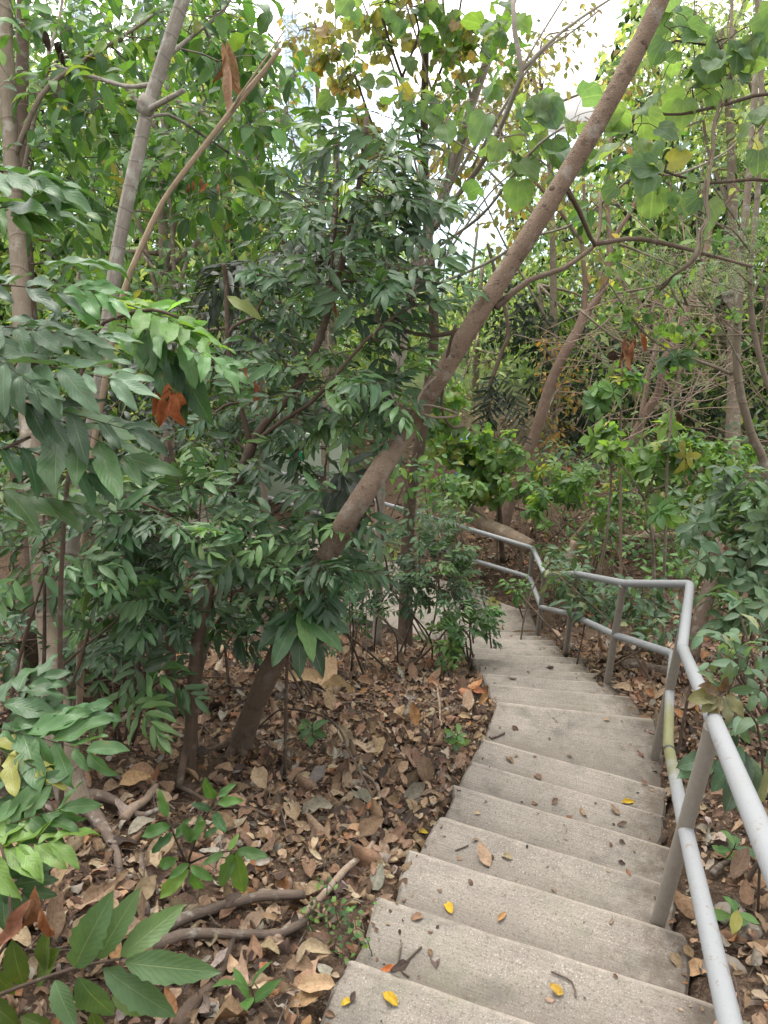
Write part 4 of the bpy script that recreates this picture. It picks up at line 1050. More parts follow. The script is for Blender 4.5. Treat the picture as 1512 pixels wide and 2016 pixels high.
T.limb(PP((806, 520, 6.2), (900, 460, 5.4), (956, 415, 4.8), (1010, 345, 4.3), (1060, 285, 4.0), (1110, 250, 3.8)), .014, .006, 6)
T.limb(PP((860, 560, 6.1), (955, 520, 5.8), (1040, 470, 5.4), (1130, 440, 5.0), (1230, 360, 4.4), (1300, 290, 4.1)), .013, .006, 6)
for k in range(10):
    x0 = T.rng.uniform(800, 870); y0 = T.rng.uniform(420, 620)
    T.limb(PP((x0, y0, 6.0), (x0 + T.rng.uniform(-30, 40), y0 - 130, 5.9), (x0 + T.rng.uniform(20, 110), y0 - 260, 5.8), (x0 + T.rng.uniform(60, 160), y0 - 380, 5.7)), .007, .003, 5, nodes=False)
for pts in [((850, 520, 6.2), (830, 380, 5.8), (800, 250, 5.5), (770, 120, 5.2), (720, 20, 5.0), (700, -40, 5.0)), ((866, 440, 6.0), (885, 300, 5.6), (850, 180, 5.3), (822, 80, 5.1), (790, -20, 5.0)), ((930, 330, 5.6), (990, 215, 5.2), (1060, 110, 5.0), (1130, 60, 4.9), (1180, 20, 4.8)), ((878, 380, 5.9), (940, 280, 5.6), (1000, 200, 5.3), (1035, 120, 5.1), (1120, -20, 5.0)), ((846, 560, 6.2), (900, 470, 6.0), (965, 380, 5.8), (1020, 330, 5.6))]:
    T.limb(PP(*pts), .012, .005, 6, nodes=False)
hb = [B(x, y, 4.1 if x > 940 else 4.9, 24, 18, .08, 2) for x, y in [(785, 180), (800, 200), (855, 200), (880, 258), (930, 190), (958, 210), (990, 265), (1040, 190), (1065, 215), (1030, 250), (1100, 240), (1130, 262), (1165, 225), (1185, 262), (1020, 330), (1080, 322), (905, 400), (1115, 405)]]
T.grow(hb, lf_heart(.150, 'heart', (2, 3)), tip_r=.0022, max_r=.006)
T.grow([B(930, 110, 5.2, 80, 70, .3, 13), B(880, 220, 5.4, 60, 60, .3, 9), B(1000, 130, 4.7, 50, 60, .3, 7)], lf_heart(.085, 'bright', (2, 5), .05), tip_r=.0018, max_r=.006)
T.grow([B(905, 40, 5.2, 110, 70, .3, 14), B(1000, 60, 4.6, 60, 60, .3, 5)], lf_heart(.13, 'bright', (2, 4)), tip_r=.0022, max_r=.006)
T.finish()

b = base_at(1700, 4.6)
T = Plant('heart_leaf_tree', 'tree sending branches of broad heart leaves in over the handrail side', 'tree', b, M['bark_dark'], M['leaf_heart'], 'heart', 33)
T.limb([b, P(1680, 800, 4.3), P(1640, 400, 4.0), P(1600, 200, 3.9), P(1560, 60, 3.8), P(1540, -100, 3.8)], .045, .03, 8)
T.limb(PP((1600, 210, 3.9), (1512, 185, 3.8), (1430, 205, 3.75), (1340, 225, 3.7), (1290, 222, 3.65), (1255, 215, 3.6)), .012, .005, 6)
T.limb(PP((1640, 400, 4.0), (1512, 355, 3.9), (1400, 360, 3.8), (1330, 345, 3.75), (1290, 330, 3.7)), .012, .005, 6)
T.limb(PP((1570, 100, 3.8), (1480, 110, 3.75), (1400, 90, 3.7), (1330, 80, 3.7)), .010, .005, 6)
T.grow([B(1250, 235, 3.55, 34, 26, .1, 4), B(1272, 262, 3.5, 30, 22, .1, 3), B(1325, 275, 3.6, 20, 26, .1, 2), B(1310, 350, 3.6, 34, 26, .1, 4), B(1235, 345, 3.7, 40, 24, .1, 4), B(1375, 385, 3.8, 40, 30, .1, 3),
        B(1330, 90, 3.7, 60, 50, .2, 9), B(1400, 130, 3.7, 60, 40, .2, 8), B(1470, 100, 3.6, 50, 50, .2, 7), B(1380, 160, 3.7, 60, 20, .2, 5), B(1500, 240, 3.8, 40, 40, .2, 4), B(1340, 20, 3.8, 60, 40, .2, 6)], lf_heart(.142, 'heart', (1, 3)), tip_r=.0022, max_r=.006)
T.finish()

# ------------------------------------------------------------------ thin bare-twigged trees on the handrail side
b = base_at(1510, 6.4)
T = Plant('twiggy_tree', 'grey green thin trunk with a fan of long bare arching twigs', 'tree', b, M['bark_tan'], M['leaf_heart'], 'heart', 34)
T.limb([b, P(1512, 960, 6.3), P(1478, 850, 6.2), P(1455, 760, 6.1), P(1450, 680, 6.05), P(1458, 560, 6.0), P(1468, 420, 6.0), P(1482, 250, 6.0), P(1492, 60, 6.0), P(1500, -120, 6.0)], .040, .020, 10, .05)
T.limb(PP((1440, 736, 6.1), (1395, 718, 6.0), (1353, 703, 5.9), (1306, 683, 5.8), (1268, 655, 5.7), (1235, 612, 5.7), (1200, 560, 5.6)), .016, .006, 6)
for pts in [((1375, 655, 5.9), (1337, 597, 5.9), (1318, 560, 5.8), (1300, 485, 5.8), (1280, 420, 5.8)), ((1449, 624, 6), (1400, 605, 5.9), (1353, 600, 5.8), (1318, 580, 5.7), (1290, 550, 5.7), (1276, 490, 5.6)), ((1140, 610, 5.8), (1222, 672, 5.7), (1294, 691, 5.7), (1341, 683, 5.7), (1380, 668, 5.7)), ((1385, 660, 5.9), (1440, 660, 5.9), (1530, 656, 5.9)),
            ((1210, 578, 5.7), (1270, 568, 5.6), (1316, 555, 5.6), (1370, 535, 5.6)), ((1353, 600, 5.8), (1330, 540, 5.6), (1335, 500, 5.5), (1370, 470, 5.4)), ((1452, 640, 6), (1410, 560, 5.9), (1380, 510, 5.8), (1372, 420, 5.8), (1390, 300, 5.7)), ((1470, 620, 6.0), (1490, 560, 5.9), (1512, 500, 5.9), (1540, 400, 5.8)),
            ((1460, 480, 6), (1400, 430, 5.8), (1350, 400, 5.7), (1280, 395, 5.6)), ((1250, 320, 4.6), (1310, 345, 4.8), (1370, 330, 5.0), (1440, 290, 5.3), (1490, 230, 5.9)), ((1290, 500, 5.6), (1350, 560, 5.7), (1400, 610, 5.8), (1460, 660, 6.0), (1530, 720, 6.1)), ((1220, 480, 5.5), (1320, 520, 5.5), (1420, 560, 5.6), (1530, 600, 5.7)),
            ((1400, 360, 5.6), (1440, 420, 5.7), (1475, 470, 5.9), (1530, 520, 6.0)), ((1380, 560, 5.6), (1450, 700, 5.8), (1490, 770, 5.9), (1540, 830, 6.0))]:
    T.limb(PP(*pts), .009 * T.rng.uniform(.8, 1.2), .005, 6, nodes=T.rng.random() < .8)
T.grow([B(1230, 620, 5.7, 70, 40, .3, 10), B(1320, 640, 5.7, 60, 40, .3, 9), B(1440, 610, 5.8, 60, 50, .3, 8), B(1300, 560, 5.7, 60, 50, .3, 6), B(1370, 660, 5.7, 60, 30, .3, 6), B(1210, 510, 5.7, 50, 40, .3, 5), B(1470, 470, 5.9, 50, 60, .3, 7)], lf_heart(.075, 'bright', (2, 5), .05), max_r=.006, tip_r=.0014)
T.grow([B(1300, 560, 5.8, 140, 130, .5, 46), B(1420, 480, 5.9, 110, 150, .5, 40), B(1400, 260, 5.8, 110, 130, .5, 30)], None, max_r=.004, tip_r=.0014)
T.dead.append((dead_rows(T.rng, [(1230, 665, 5.6), (1234, 672, 5.6), (1238, 668, 5.6), (1246, 672, 5.6), (1252, 668, 5.6), (1228, 680, 5.6), (1262, 655, 5.6)], .17, .26, 'red'), 'dark red dead leaf bunch on a bare twig'))
T.dead.append((dead_rows(T.rng, [(1385, 645, 5.7), (1208, 690, 5.6), (1440, 570, 5.8)], .10, .8, 'dry'), None))
T.finish()

b = base_at(1580, 5.6)
T = Plant('fine_leaf_tree', 'slender trunk with fine ferny foliage at the handrail side edge', 'tree', b, M['bark_tan'], M['leaf_thin'], 'tiny', 35)
T.limb([b, P(1560, 900, 5.5), P(1505, 740, 5.4), P(1480, 620, 5.3), P(1478, 520, 5.2), P(1490, 400, 5.2), P(1500, 200, 5.2), P(1490, 0, 5.2), P(1480, -150, 5.2)], .026, .014, 8)
T.limb(PP((1495, 700, 5.4), (1512, 560, 5.2), (1540, 450, 5.1)), .014, .008, 6)
T.limb(PP((1480, 560, 5.2), (1430, 520, 5.0), (1370, 500, 4.9), (1310, 505, 4.8)), .007, .003, 6)
T.limb(PP((1480, 500, 5.2), (1440, 450, 5.0), (1400, 440, 4.9)), .007, .003, 6)
T.grow([B(1420, 530, 5.0, 110, 50, .4, 20), B(1330, 510, 4.9, 60, 24, .2, 7), B(1480, 470, 5.1, 60, 70, .3, 14), B(1470, 60, 5.2, 90, 110, .5, 22), B(1480, 250, 5.2, 60, 80, .4, 8)], lf_fine(.15, 8, .019), tip_r=.0014, max_r=.005)
T.finish()

V = MB()
q = smooth_line(PP((1436, -40, 3.7), (1442, 60, 3.65), (1440, 130, 3.6), (1425, 190, 3.6), (1403, 255, 3.6), (1402, 300, 3.6), (1398, 350, 3.58), (1390, 400, 3.58), (1392, 430, 3.57), (1375, 455, 3.56), (1372, 500, 3.56), (1345, 530, 3.6), (1322, 545, 3.7), (1300, 570, 3.9)), .03)
q = q + np.stack([np.sin(np.arange(len(q)) * .55) * .006, np.zeros(len(q)), np.zeros(len(q))], -1)
V.tube(q, .0085 + .0015 * np.sin(np.arange(len(q)) * .8), 8, lumpy=.12)
V.tube(q + np.stack([np.cos(np.arange(len(q)) * .3) * .016, np.sin(np.arange(len(q)) * .3) * .016, np.zeros(len(q))], -1), .0042, 6)
tag(V.build('hanging_vine', M['vine'], None, q[0]), 'pale twisted woody vine hanging down through the heart leaves', 'vine')

for lab, pts, r in [('pale thin vine curling round the leaning trunk', [(858, 742, 3.2), (835, 765, 3.14), (822, 800, 3.13), (850, 818, 3.16), (905, 812, 3.3), (850, 795, 3.14), (818, 802, 3.15), (812, 840, 3.28), (795, 875, 3.32), (790, 885, 3.34)], .0055),
                    ('dark loop of vine dangling beside the leaning trunk', [(896, 640, 3.1), (882, 700, 3.2), (873, 770, 3.3), (876, 815, 3.35), (893, 840, 3.4), (915, 838, 3.5)], .007),
                    ('dark vine snaking from litter up the leaning trunk foot', [(735, 1570, 3.0), (690, 1480, 3.3), (655, 1420, 3.5), (560, 1395, 3.85), (500, 1440, 4.0), (470, 1450, 4.05), (540, 1330, 3.9), (630, 1150, 3.5), (700, 1000, 3.4)], .005),
                    ('straw thin vine hanging in front of forked brown stems', [(395, 1260, 3.5), (384, 1360, 3.6), (378, 1450, 3.7), (362, 1560, 3.6), (345, 1600, 3.5)], .003),
                    ('fine hanging vine strand between leaning trunk and dark trunk', [(700, 1010, 4.6), (690, 1120, 4.6), (694, 1250, 4.7), (700, 1310, 4.8)], .004),
                    ('second fine vine strand beside the first one', [(720, 940, 4.7), (716, 1060, 4.7), (722, 1180, 4.75), (718, 1330, 4.85)], .003),
                    ('curved brown vine in front of the straight dark trunk', [(725, 900, 4.9), (745, 1010, 5.0), (758, 1100, 5.1), (770, 1160, 5.2)], .008)]:
    V = MB(); q = smooth_line(PP(*pts), .03); q = q + np.cumsum(RNG.normal(size=q.shape), axis=0) * .0012; V.tube(q, r, 6, lumpy=.1)
    tag(V.build('vine', M['vine' if 'dark' not in lab else 'bark_dark'], None, q[0]), lab, 'vine')

b = base_at(985, 9.9)
T = Plant('reddish_tree', 'reddish brown bare trunk leaning and forking beyond the lower path', 'tree', b, M['bark_red'], M['leaf_far'], 'small', 36)
T.limb([b - [0, 0, .1], b, P(1022, 930, 9.8), P(1055, 850, 9.7), P(1082, 760, 9.6), P(1112, 695, 9.5), P(1140, 645, 9.5), P(1152, 612, 9.5)], .080, .058, 12, .07)
T.limb(PP((1150, 620, 9.5), (1152, 560, 9.5), (1146, 480, 9.5), (1150, 380, 9.5), (1140, 260, 9.5)), .034, .014, 8)
T.limb(PP((1150, 618, 9.5), (1180, 582, 9.5), (1196, 540, 9.4), (1200, 470, 9.4), (1195, 380, 9.4), (1205, 250, 9.4)), .045, .018, 8)
T.limb(PP((1200, 480, 9.4), (1250, 400, 9.3), (1280, 300, 9.3)), .03, .015, 6)
T.limb(PP((1148, 480, 9.5), (1090, 400, 9.4), (1030, 330, 9.4), (980, 250, 9.4)), .03, .015, 6)
T.grow([B(1060, 400, 9.3, 100, 90, .8, 60), B(950, 240, 9.3, 120, 110, .8, 140), B(1010, 160, 9.3, 130, 60, .8, 90), B(860, 300, 9.3, 80, 110, .8, 70), B(1200, 330, 9.4, 110, 110, .8, 40), B(1180, 500, 9.3, 80, 60, .6, 18), B(1000, 470, 9.3, 60, 70, .6, 14)], lf_alt(.13, .62, 'olive', .075, droop=.55, maxlen=.8), max_r=.02, tip_r=.003, step=.18)
T.finish()

b = base_at(1215, 10.6)
T = Plant('pinkish_tree', 'crooked pinkish trunk wrapped in a mass of dead twigs', 'tree', b, M['bark_red'], M['leaf_far'], 'small', 37)
T.limb([b, P(1225, 930, 10.4), P(1246, 870, 10.3), P(1270, 815, 10.2), P(1296, 775, 10.1), P(1305, 735, 10.0), P(1312, 700, 10.0), P(1335, 660, 10.0), P(1352, 610, 10), P(1380, 540, 10), P(1400, 440, 10)], .075, .03, 10, .09)
T.limb(PP((1262, 830, 10.2), (1275, 750, 10.2), (1290, 690, 10.2), (1330, 600, 10.2)), .04, .02, 8)
T.grow([B(1330, 650, 9.8, 130, 150, .6, 60), B(1290, 560, 9.6, 120, 90, .5, 30), B(1400, 740, 9.6, 90, 80, .5, 30)], None, tip_r=.0035, max_r=.012, wiggle=.12)
T.grow([B(1420, 300, 10, 110, 130, .8, 40)], lf_alt(.13, .6, 'hazy', .08, maxlen=.8), max_r=.02, tip_r=.003, step=.18)
T.finish()
V = MB()
for k in range(150):
    px, py = 1310 + RNG.normal() * 90, 680 + RNG.normal() * 105; d_ = RNG.uniform(8.4, 9.6); a_ = RNG.normal() * .55 + (.5 if RNG.random() < .6 else -.8); l_ = RNG.uniform(40, 130)
    dx, dy = math.cos(a_) * l_, -math.sin(a_) * l_
    V.tube(smooth_line(PP((px - dx, py - dy, d_), (px + RNG.normal() * 14, py + RNG.normal() * 14 + 12, d_ + RNG.normal() * .1), (px + dx, py + dy, d_ + RNG.normal() * .2)), .12), RNG.uniform(.003, .007), 4, cap=False)
tag(V.build('dead_vine_thicket', bark_material('dead_vine', (.30, .225, .17), (.20, .15, .115), None, 2), None, P(1310, 850, 9.2)), 'hanging thicket of dead brown vines around the pinkish trunk', 'vine thicket')

# saplings just beyond the handrail
for k, (lab, pts, forks, tips, pal) in enumerate([
    ('sapling behind the rail with a rosette of pale leaves on one straight stem', [(1180, 1135, 6.6), (1192, 1070, 6.5), (1201, 980, 6.4), (1204, 900, 6.3), (1200, 855, 6.3)], [], [(1200, 845, 6.3, 42, 16), (1188, 880, 6.3, 30, 12), (1240, 905, 6.3, 22, 10), (1170, 860, 6.3, 20, 10)], 'bright'),
    ('sapling behind the rail forking into a wide Y with pale bark', [(1288, 1115, 6.3), (1282, 1050, 6.2), (1270, 985, 6.1)], [[(1270, 985, 6.1), (1250, 950, 6.0), (1221, 912, 6.0), (1195, 870, 6.0)], [(1272, 980, 6.1), (1290, 930, 6.0), (1318, 866, 6.0), (1322, 840, 6.0)], [(1275, 970, 6.1), (1320, 950, 6.0)]], [(1322, 835, 6.0, 26, 10), (1205, 890, 6.0, 20, 10), (1275, 915, 6.0, 30, 12), (1335, 910, 6.0, 24, 10)], 'bright'),
    ('thin dark sapling stem standing right behind the rail corner', [(1306, 1160, 6.0), (1309, 1090, 5.9), (1311, 1000, 5.9), (1315, 900, 5.8), (1325, 780, 5.8)], [], [(1330, 710, 5.8, 40, 8), (1318, 900, 5.8, 30, 20), (1305, 1010, 5.8, 24, 16)], 'mid'),
    ('slim sapling with reddish stem and drooping dead leaf behind the rail', [(1222, 950, 7.0), (1222, 830, 6.9), (1224, 740, 6.8), (1226, 680, 6.8)], [], [(1242, 748, 6.8, 30, 6), (1175, 790, 6.8, 30, 12), (1190, 770, 6.8, 30, 10)], 'bright')]):
    s = Plant('rail_side_sapling', lab, 'sapling', base_at(pts[0][0], pts[0][2]), M['bark_tan' if k != 3 else 'bark_red'], M['leaf_thin'], 'obov', 400 + k, 'saplings beyond the handrail', 'stem', 'leaves')
    s.limb([s.base] + PP(*pts), .015, .009, 8)
    for f_ in forks: s.limb(PP(*f_), .010, .005, 6)
    s.grow([B(x, y, d_, rx, ry, .12, 4) for x, y, d_, rx, ry in tips], lf_whorl(6, .15, .42, pal, 1), max_r=.006)
    s.dead.append((dead_rows(s.rng, [(pts[-1][0] + 8, pts[-1][1] + 30, pts[-1][2] - .05), (pts[-1][0] - 20, pts[-1][1] + 90, pts[-1][2])], .12, .4, 'dry'), None))
    s.finish()

# bushes beyond and beside the handrail
bush('path_side_bush', 'leafy screen of shoots hiding the lower path behind the leaning trunk', 640, 7.6, [B(610, 1100, 7.2, 80, 34, .4, 34), B(720, 1120, 7.2, 70, 36, .3, 36)], 'leaf_mid', 'ellip', lf_alt(.085, .42, 'mid', .038), 55, 'bark_dark', 8, 6)
bush('bank_bush', 'broad leafy shrub covering the bank between stump and broken log', 1230, 8.8, [B(1180, 1030, 8.8, 80, 34, .4, 56), B(1270, 1000, 8.8, 80, 40, .4, 62), B(1380, 1050, 8.0, 80, 50, .4, 62), B(1340, 1130, 6.8, 70, 50, .4, 56)], 'leaf_mid', 'ellip', lf_alt(.10, .42, 'mid', .042), 56, 'bark_dark', 9, 6)
bush('bright_bush', 'pale yellow green shrubbery covering the slope behind the broken log', 1240, 9.8, [B(1160, 960, 9.6, 90, 50, .5, 50), B(1270, 990, 9.2, 90, 40, .5, 44), B(1380, 1000, 8.8, 90, 40, .5, 40), B(1090, 900, 10, 60, 50, .4, 24), B(1240, 880, 9.8, 70, 50, .4, 30)], 'leaf_thin', 'ellip', lf_alt(.10, .44, 'bright', .05), 57, 'bark_tan', 9, 6)
wh = lf_whorl(6, .13, .42, 'bright', 2)
bush('bright_bush', 'yellow green bush beside the reddish trunk foot', 1120, 8.6, [B(1120, 950, 8.4, 70, 45, .4, 34), B(1070, 1000, 8.0, 40, 40, .3, 14), B(1190, 990, 8.2, 50, 40, .3, 16)], 'leaf_thin', 'obov', lf_whorl(6, .115, .42, 'bright', 3), 41, 'bark_tan', 6, 3)
bush('bright_bush', 'full bright green bush under the crooked pinkish trunk', 1360, 7.8, [B(1360, 890, 7.4, 120, 45, .4, 60), B(1440, 930, 7.2, 70, 60, .4, 26), B(1280, 930, 7.5, 60, 50, .4, 24), B(1380, 960, 7.2, 120, 40, .4, 34)], 'leaf_mid', 'obov', lf_whorl(6, .11, .40, 'bright', 3), 42, 'bark_tan', 8, 4)
bush('light_bush', 'pale green creeper clad bush over the blue barrel', 900, 9.4, [B(910, 870, 9.0, 80, 45, .4, 60), B(960, 900, 9.0, 60, 50, .4, 50), B(880, 800, 9.0, 50, 60, .4, 34), B(950, 960, 9.0, 60, 30, .4, 26)], 'leaf_heart', 'heart', lf_heart(.13, 'bright', (2, 5), .05), 43, 'bark_tan', 6, 3)
bush('light_bush', 'pale leafy bush in front of the blue barrel', 1010, 9.0, [B(1000, 900, 8.8, 40, 50, .3, 14), B(1010, 960, 8.6, 40, 30, .3, 12), B(890, 960, 8.6, 60, 30, .3, 16)], 'leaf_thin', 'obov', lf_whorl(5, .14, .45, 'bright', 1), 44, 'bark_tan', 5, 3)
bush('rail_bush', 'low dark leaved bush filling the space behind the middle rail posts', 1180, 6.3, [B(1130, 1150, 6.3, 60, 40, .3, 70), B(1180, 1190, 6.0, 60, 40, .3, 70), B(1260, 1180, 5.7, 70, 50, .3, 84), B(1290, 1240, 5.4, 50, 40, .25, 36), B(1110, 1110, 7.0, 50, 30, .3, 42)], 'leaf_mid', 'ellip', lf_alt(.105, .38, 'dull', .042), 45, 'bark_dark', 9, 5)
bush('rail_bush', 'leafy bush behind the far elbow of the rail', 1030, 7.7, [B(1020, 1160, 7.7, 34, 26, .2, 31), B(1085, 1090, 8.0, 40, 34, .3, 28), B(1180, 1070, 8.0, 80, 44, .4, 70), B(1300, 1080, 7.6, 80, 44, .4, 70)], 'leaf_mid', 'ellip', lf_alt(.085, .40, 'mid', .04), 46, 'bark_dark', 6, 4)
bush('dull_bush', 'tall dull green bush with broad leaves at the picture side beyond the corner post', 1470, 4.6, [B(1450, 1080, 4.3, 90, 80, .4, 20), B(1480, 980, 4.4, 70, 90, .4, 20), B(1420, 1010, 4.8, 60, 60, .3, 9), B(1460, 1180, 4.0, 70, 70, .4, 14), B(1500, 1100, 4.2, 50, 130, .3, 14)], 'leaf_mid', 'obov', lf_whorl(5, .12, .38, 'dull', 3), 47, 'bark_dark', 6, 3)
bush('dull_bush', 'dull green leafy bush leaning on the near handrail', 1500, 2.9, [B(1470, 1330, 2.75, 60, 70, .2, 16), B(1500, 1420, 2.5, 40, 80, .2, 14), B(1440, 1270, 3.0, 50, 40, .2, 9), B(1500, 1260, 2.8, 40, 60, .2, 10)], 'leaf_mid', 'ellip', lf_alt(.085, .44, 'dull', .035), 48, 'bark_dark', 5, 3)
S = Plant('rail_sprig', 'brown mottled leaf sprig lying over the near top rail', 'sprig', base_at(1490, 2.7), M['bark_dark'], M['leaf_mid'], 'close', 49)
S.limb([S.base, P(1500, 1480, 2.45), P(1460, 1385, 2.3), P(1432, 1375, 2.25), P(1412, 1368, 2.22)], .005, .003, 6)
for a, c, col in (((1412, 1370), (1352, 1378), (.20, .19, .09)), ((1414, 1372), (1378, 1402), (.17, .16, .07)), ((1420, 1372), (1398, 1412), (.14, .11, .045)), ((1425, 1370), (1440, 1425), (.20, .20, .12)), ((1430, 1368), (1470, 1412), (.17, .16, .07)), ((1415, 1362), (1378, 1350), (.14, .085, .05)), ((1420, 1360), (1432, 1338), (.12, .07, .045)), ((1405, 1345), (1388, 1318), (.12, .17, .085)), ((1425, 1350), (1442, 1310), (.10, .15, .08))):
    blade(S, (*a, 2.2), (*c, 2.16), .46, 'dull', col=col, up=(-.1, -.7, 1))
for a, c in (((1400, 1490), (1330, 1512)), ((1410, 1500), (1335, 1530)), ((1470, 1480), (1430, 1600)), ((1480, 1490), (1460, 1610)), ((1460, 1470), (1405, 1560)), ((1490, 1500), (1500, 1600)), ((1430, 1480), (1390, 1470))):
    blade(S, (*a, 2.5), (*c, 2.45), .40, 'dull')
S.finish()
# shrub between litter and stairs
pinS = lf_pinnate(.18, 3, .072, .34, 'dark', .075, .65, .25)
bush('stair_side_shrub', 'dense dark feather leaved shrub hiding the turn of the stairs', 830, 6.1, [B(860, 1110, 5.9, 70, 60, .3, 58), B(780, 1150, 5.9, 70, 50, .3, 44), B(900, 1170, 5.8, 50, 60, .25, 44), B(850, 1040, 6.1, 70, 50, .3, 34), B(740, 1190, 6.0, 40, 30, .2, 14)], 'leaf_dark', 'pinna', pinS, 51, 'bark_dark', 7, 3)
bush('stair_side_shrub', 'lighter low shrub spilling its leaves over the step edges', 930, 5.7, [B(925, 1235, 5.6, 34, 30, .12, 27), B(880, 1265, 5.6, 40, 30, .15, 17), B(945, 1205, 5.8, 16, 24, .1, 10)], 'leaf_mid', 'pinna', lf_pinnate(.16, 3, .075, .34, 'mid', .08, .65, .4), 52, 'bark_dark', 5, 2)
bush('path_side_bush', 'sunlit yellow green bush along the lower path beyond the shrub', 760, 8.4, [B(740, 1080, 8.2, 70, 50, .4, 30), B(830, 1000, 8.4, 60, 50, .4, 24), B(700, 1030, 8.6, 60, 40, .4, 20), B(900, 1000, 8.3, 50, 34, .3, 18)], 'leaf_thin', 'small', lf_alt(.075, .5, 'bright', .04), 53, 'bark_tan', 8, 6)
bush('path_side_bush', 'glossy leaved shoots around the dark trunk above the shrub', 860, 6.9, [B(880, 960, 6.6, 60, 50, .3, 22), B(800, 930, 6.6, 60, 40, .3, 18), B(860, 900, 6.8, 50, 30, .3, 10)], 'leaf_mid', 'ellip', lf_alt(.11, .42, 'mid', .05), 54, 'bark_dark', 5, 3)

# fern fronds
for k, (lab, px, py, d_, n_, L_, ll_, hang) in enumerate([('drooping dark fern fronds hanging from a thin trunk', 985, 740, 9.2, 6, .62, .17, .3), ('spread of dark slit leaf fronds in the shade behind the bare stem', 560, 510, 5.4, 12, .62, .24, .7)]):
    s = Plant('fern', lab, 'fern', P(px, py + 20, d_), M['bark_dark'], M['leaf_dark'], 'pinna', 500 + k, wood_name='stalk', leaf_name='fronds')
    if k == 0: s.limb([base_at(990, 9.4), P(975, 900, 9.3), P(962, 780, 9.3), P(985, 700, 9.3), P(1000, 640, 9.3), P(960, 480, 9.3)], .035, .02, 8)
    else: s.limb([base_at(575, 5.6), P(585, 800, 5.5), P(575, 620, 5.4), P(560, 510, 5.4)], .02, .012, 8)
    for q in range(n_):
        a_ = s.rng.uniform(0, 6.28); dr = np.array([math.cos(a_) * .8, -.45 + math.sin(a_) * .6, .35]) if k else np.array([math.cos(a_) * .25, -.3, -.9])
        pinnate_at(s, P(px + s.rng.normal() * (12 if k == 0 else 50), py + s.rng.normal() * (30 if k == 0 else 40), d_), dr, L_ * s.rng.uniform(.8, 1.2), 9, ll_, .20, 'shade', hang, True, 70)
    s.finish()

# ------------------------------------------------------------------ trees and woods beyond
def far_tree(label, px, d, trunk, blobs, pal, l, aspect, seed, wood='bark_tan', leaf='leaf_far', r=.09, every=.10, group='trees beyond the path', tpl='small', name='woodland_tree', droop=.4):
    b_ = base_at(px, d)
    s = Plant(name, label, 'tree', b_, M[wood], M[leaf], tpl, seed, group)
    q = s.limb([b_ - [0, 0, .1], b_] + PP(*trunk), r, r * .35, 8, step=.2)
    for c, rr, n in blobs:                                     # a main limb into every mass of the crown
        i = int(s.rng.integers(len(q) // 3, len(q))); s.limb([q[i], (q[i] + np.asarray(c)) / 2 + s.rng.normal(size=3) * .2 + [0, 0, .15], np.asarray(c)], r * .3, r * .12, 6, step=.2)
    blobs = [(c, rr, int(n * 1.5)) for c, rr, n in blobs]
    s.grow(blobs, lf_alt(l, aspect, pal, every, .8, droop, maxlen=1.2), tip_r=.003, max_r=r * .25, step=.22)
    s.finish()


far_tree('dense dark evergreen behind the reddish leaning trunk', 1110, 13.0, [(1100, 900, 13), (1080, 700, 13), (1060, 560, 13)], [B(1060, 660, 12.5, 110, 70, .9, 120), B(1130, 780, 12.5, 100, 80, .9, 120), B(1000, 600, 12.8, 70, 60, .8, 60), B(1170, 850, 12.0, 80, 60, .8, 80), B(1230, 720, 12.5, 80, 110, .8, 100)], 'shade', .16, .42, 61)
far_tree('golden leaved small tree catching light beside the evergreen', 1085, 12.0, [(1090, 880, 11.6), (1100, 760, 11.6)], [B(1110, 760, 11.5, 60, 70, .5, 57), B(1075, 690, 11.5, 40, 40, .4, 18), B(1090, 850, 11.4, 50, 40, .4, 26)], 'gold', .12, .40, 62, r=.05)
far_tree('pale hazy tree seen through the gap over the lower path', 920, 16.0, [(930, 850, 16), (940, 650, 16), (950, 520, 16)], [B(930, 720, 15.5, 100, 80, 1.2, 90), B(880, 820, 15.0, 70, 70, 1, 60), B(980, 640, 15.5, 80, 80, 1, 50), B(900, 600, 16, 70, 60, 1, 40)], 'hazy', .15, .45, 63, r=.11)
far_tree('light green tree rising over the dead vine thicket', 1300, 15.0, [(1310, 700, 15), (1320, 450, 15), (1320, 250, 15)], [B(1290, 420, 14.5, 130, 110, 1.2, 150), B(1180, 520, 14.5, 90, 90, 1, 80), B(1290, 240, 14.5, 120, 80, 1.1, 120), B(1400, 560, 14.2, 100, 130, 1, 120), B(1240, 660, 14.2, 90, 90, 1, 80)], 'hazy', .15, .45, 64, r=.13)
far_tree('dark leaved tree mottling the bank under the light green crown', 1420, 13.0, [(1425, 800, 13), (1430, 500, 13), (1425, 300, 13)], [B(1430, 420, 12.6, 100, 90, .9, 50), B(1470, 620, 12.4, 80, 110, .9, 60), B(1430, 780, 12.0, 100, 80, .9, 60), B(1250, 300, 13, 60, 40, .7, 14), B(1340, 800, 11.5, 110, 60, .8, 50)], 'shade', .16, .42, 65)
far_tree('tall bright green tree closing the upper corner on the handrail side', 1440, 11.0, [(1445, 700, 11), (1440, 300, 10.5), (1420, 60, 10)], [B(1430, 90, 10.5, 120, 120, 1, 130), B(1330, 50, 10.5, 90, 80, .9, 70), B(1490, 240, 10.5, 70, 110, .9, 80), B(1380, 200, 10.6, 110, 70, .8, 70), B(1480, -40, 10, 100, 70, .9, 40)], 'hazy', .15, .45, 66, r=.12)
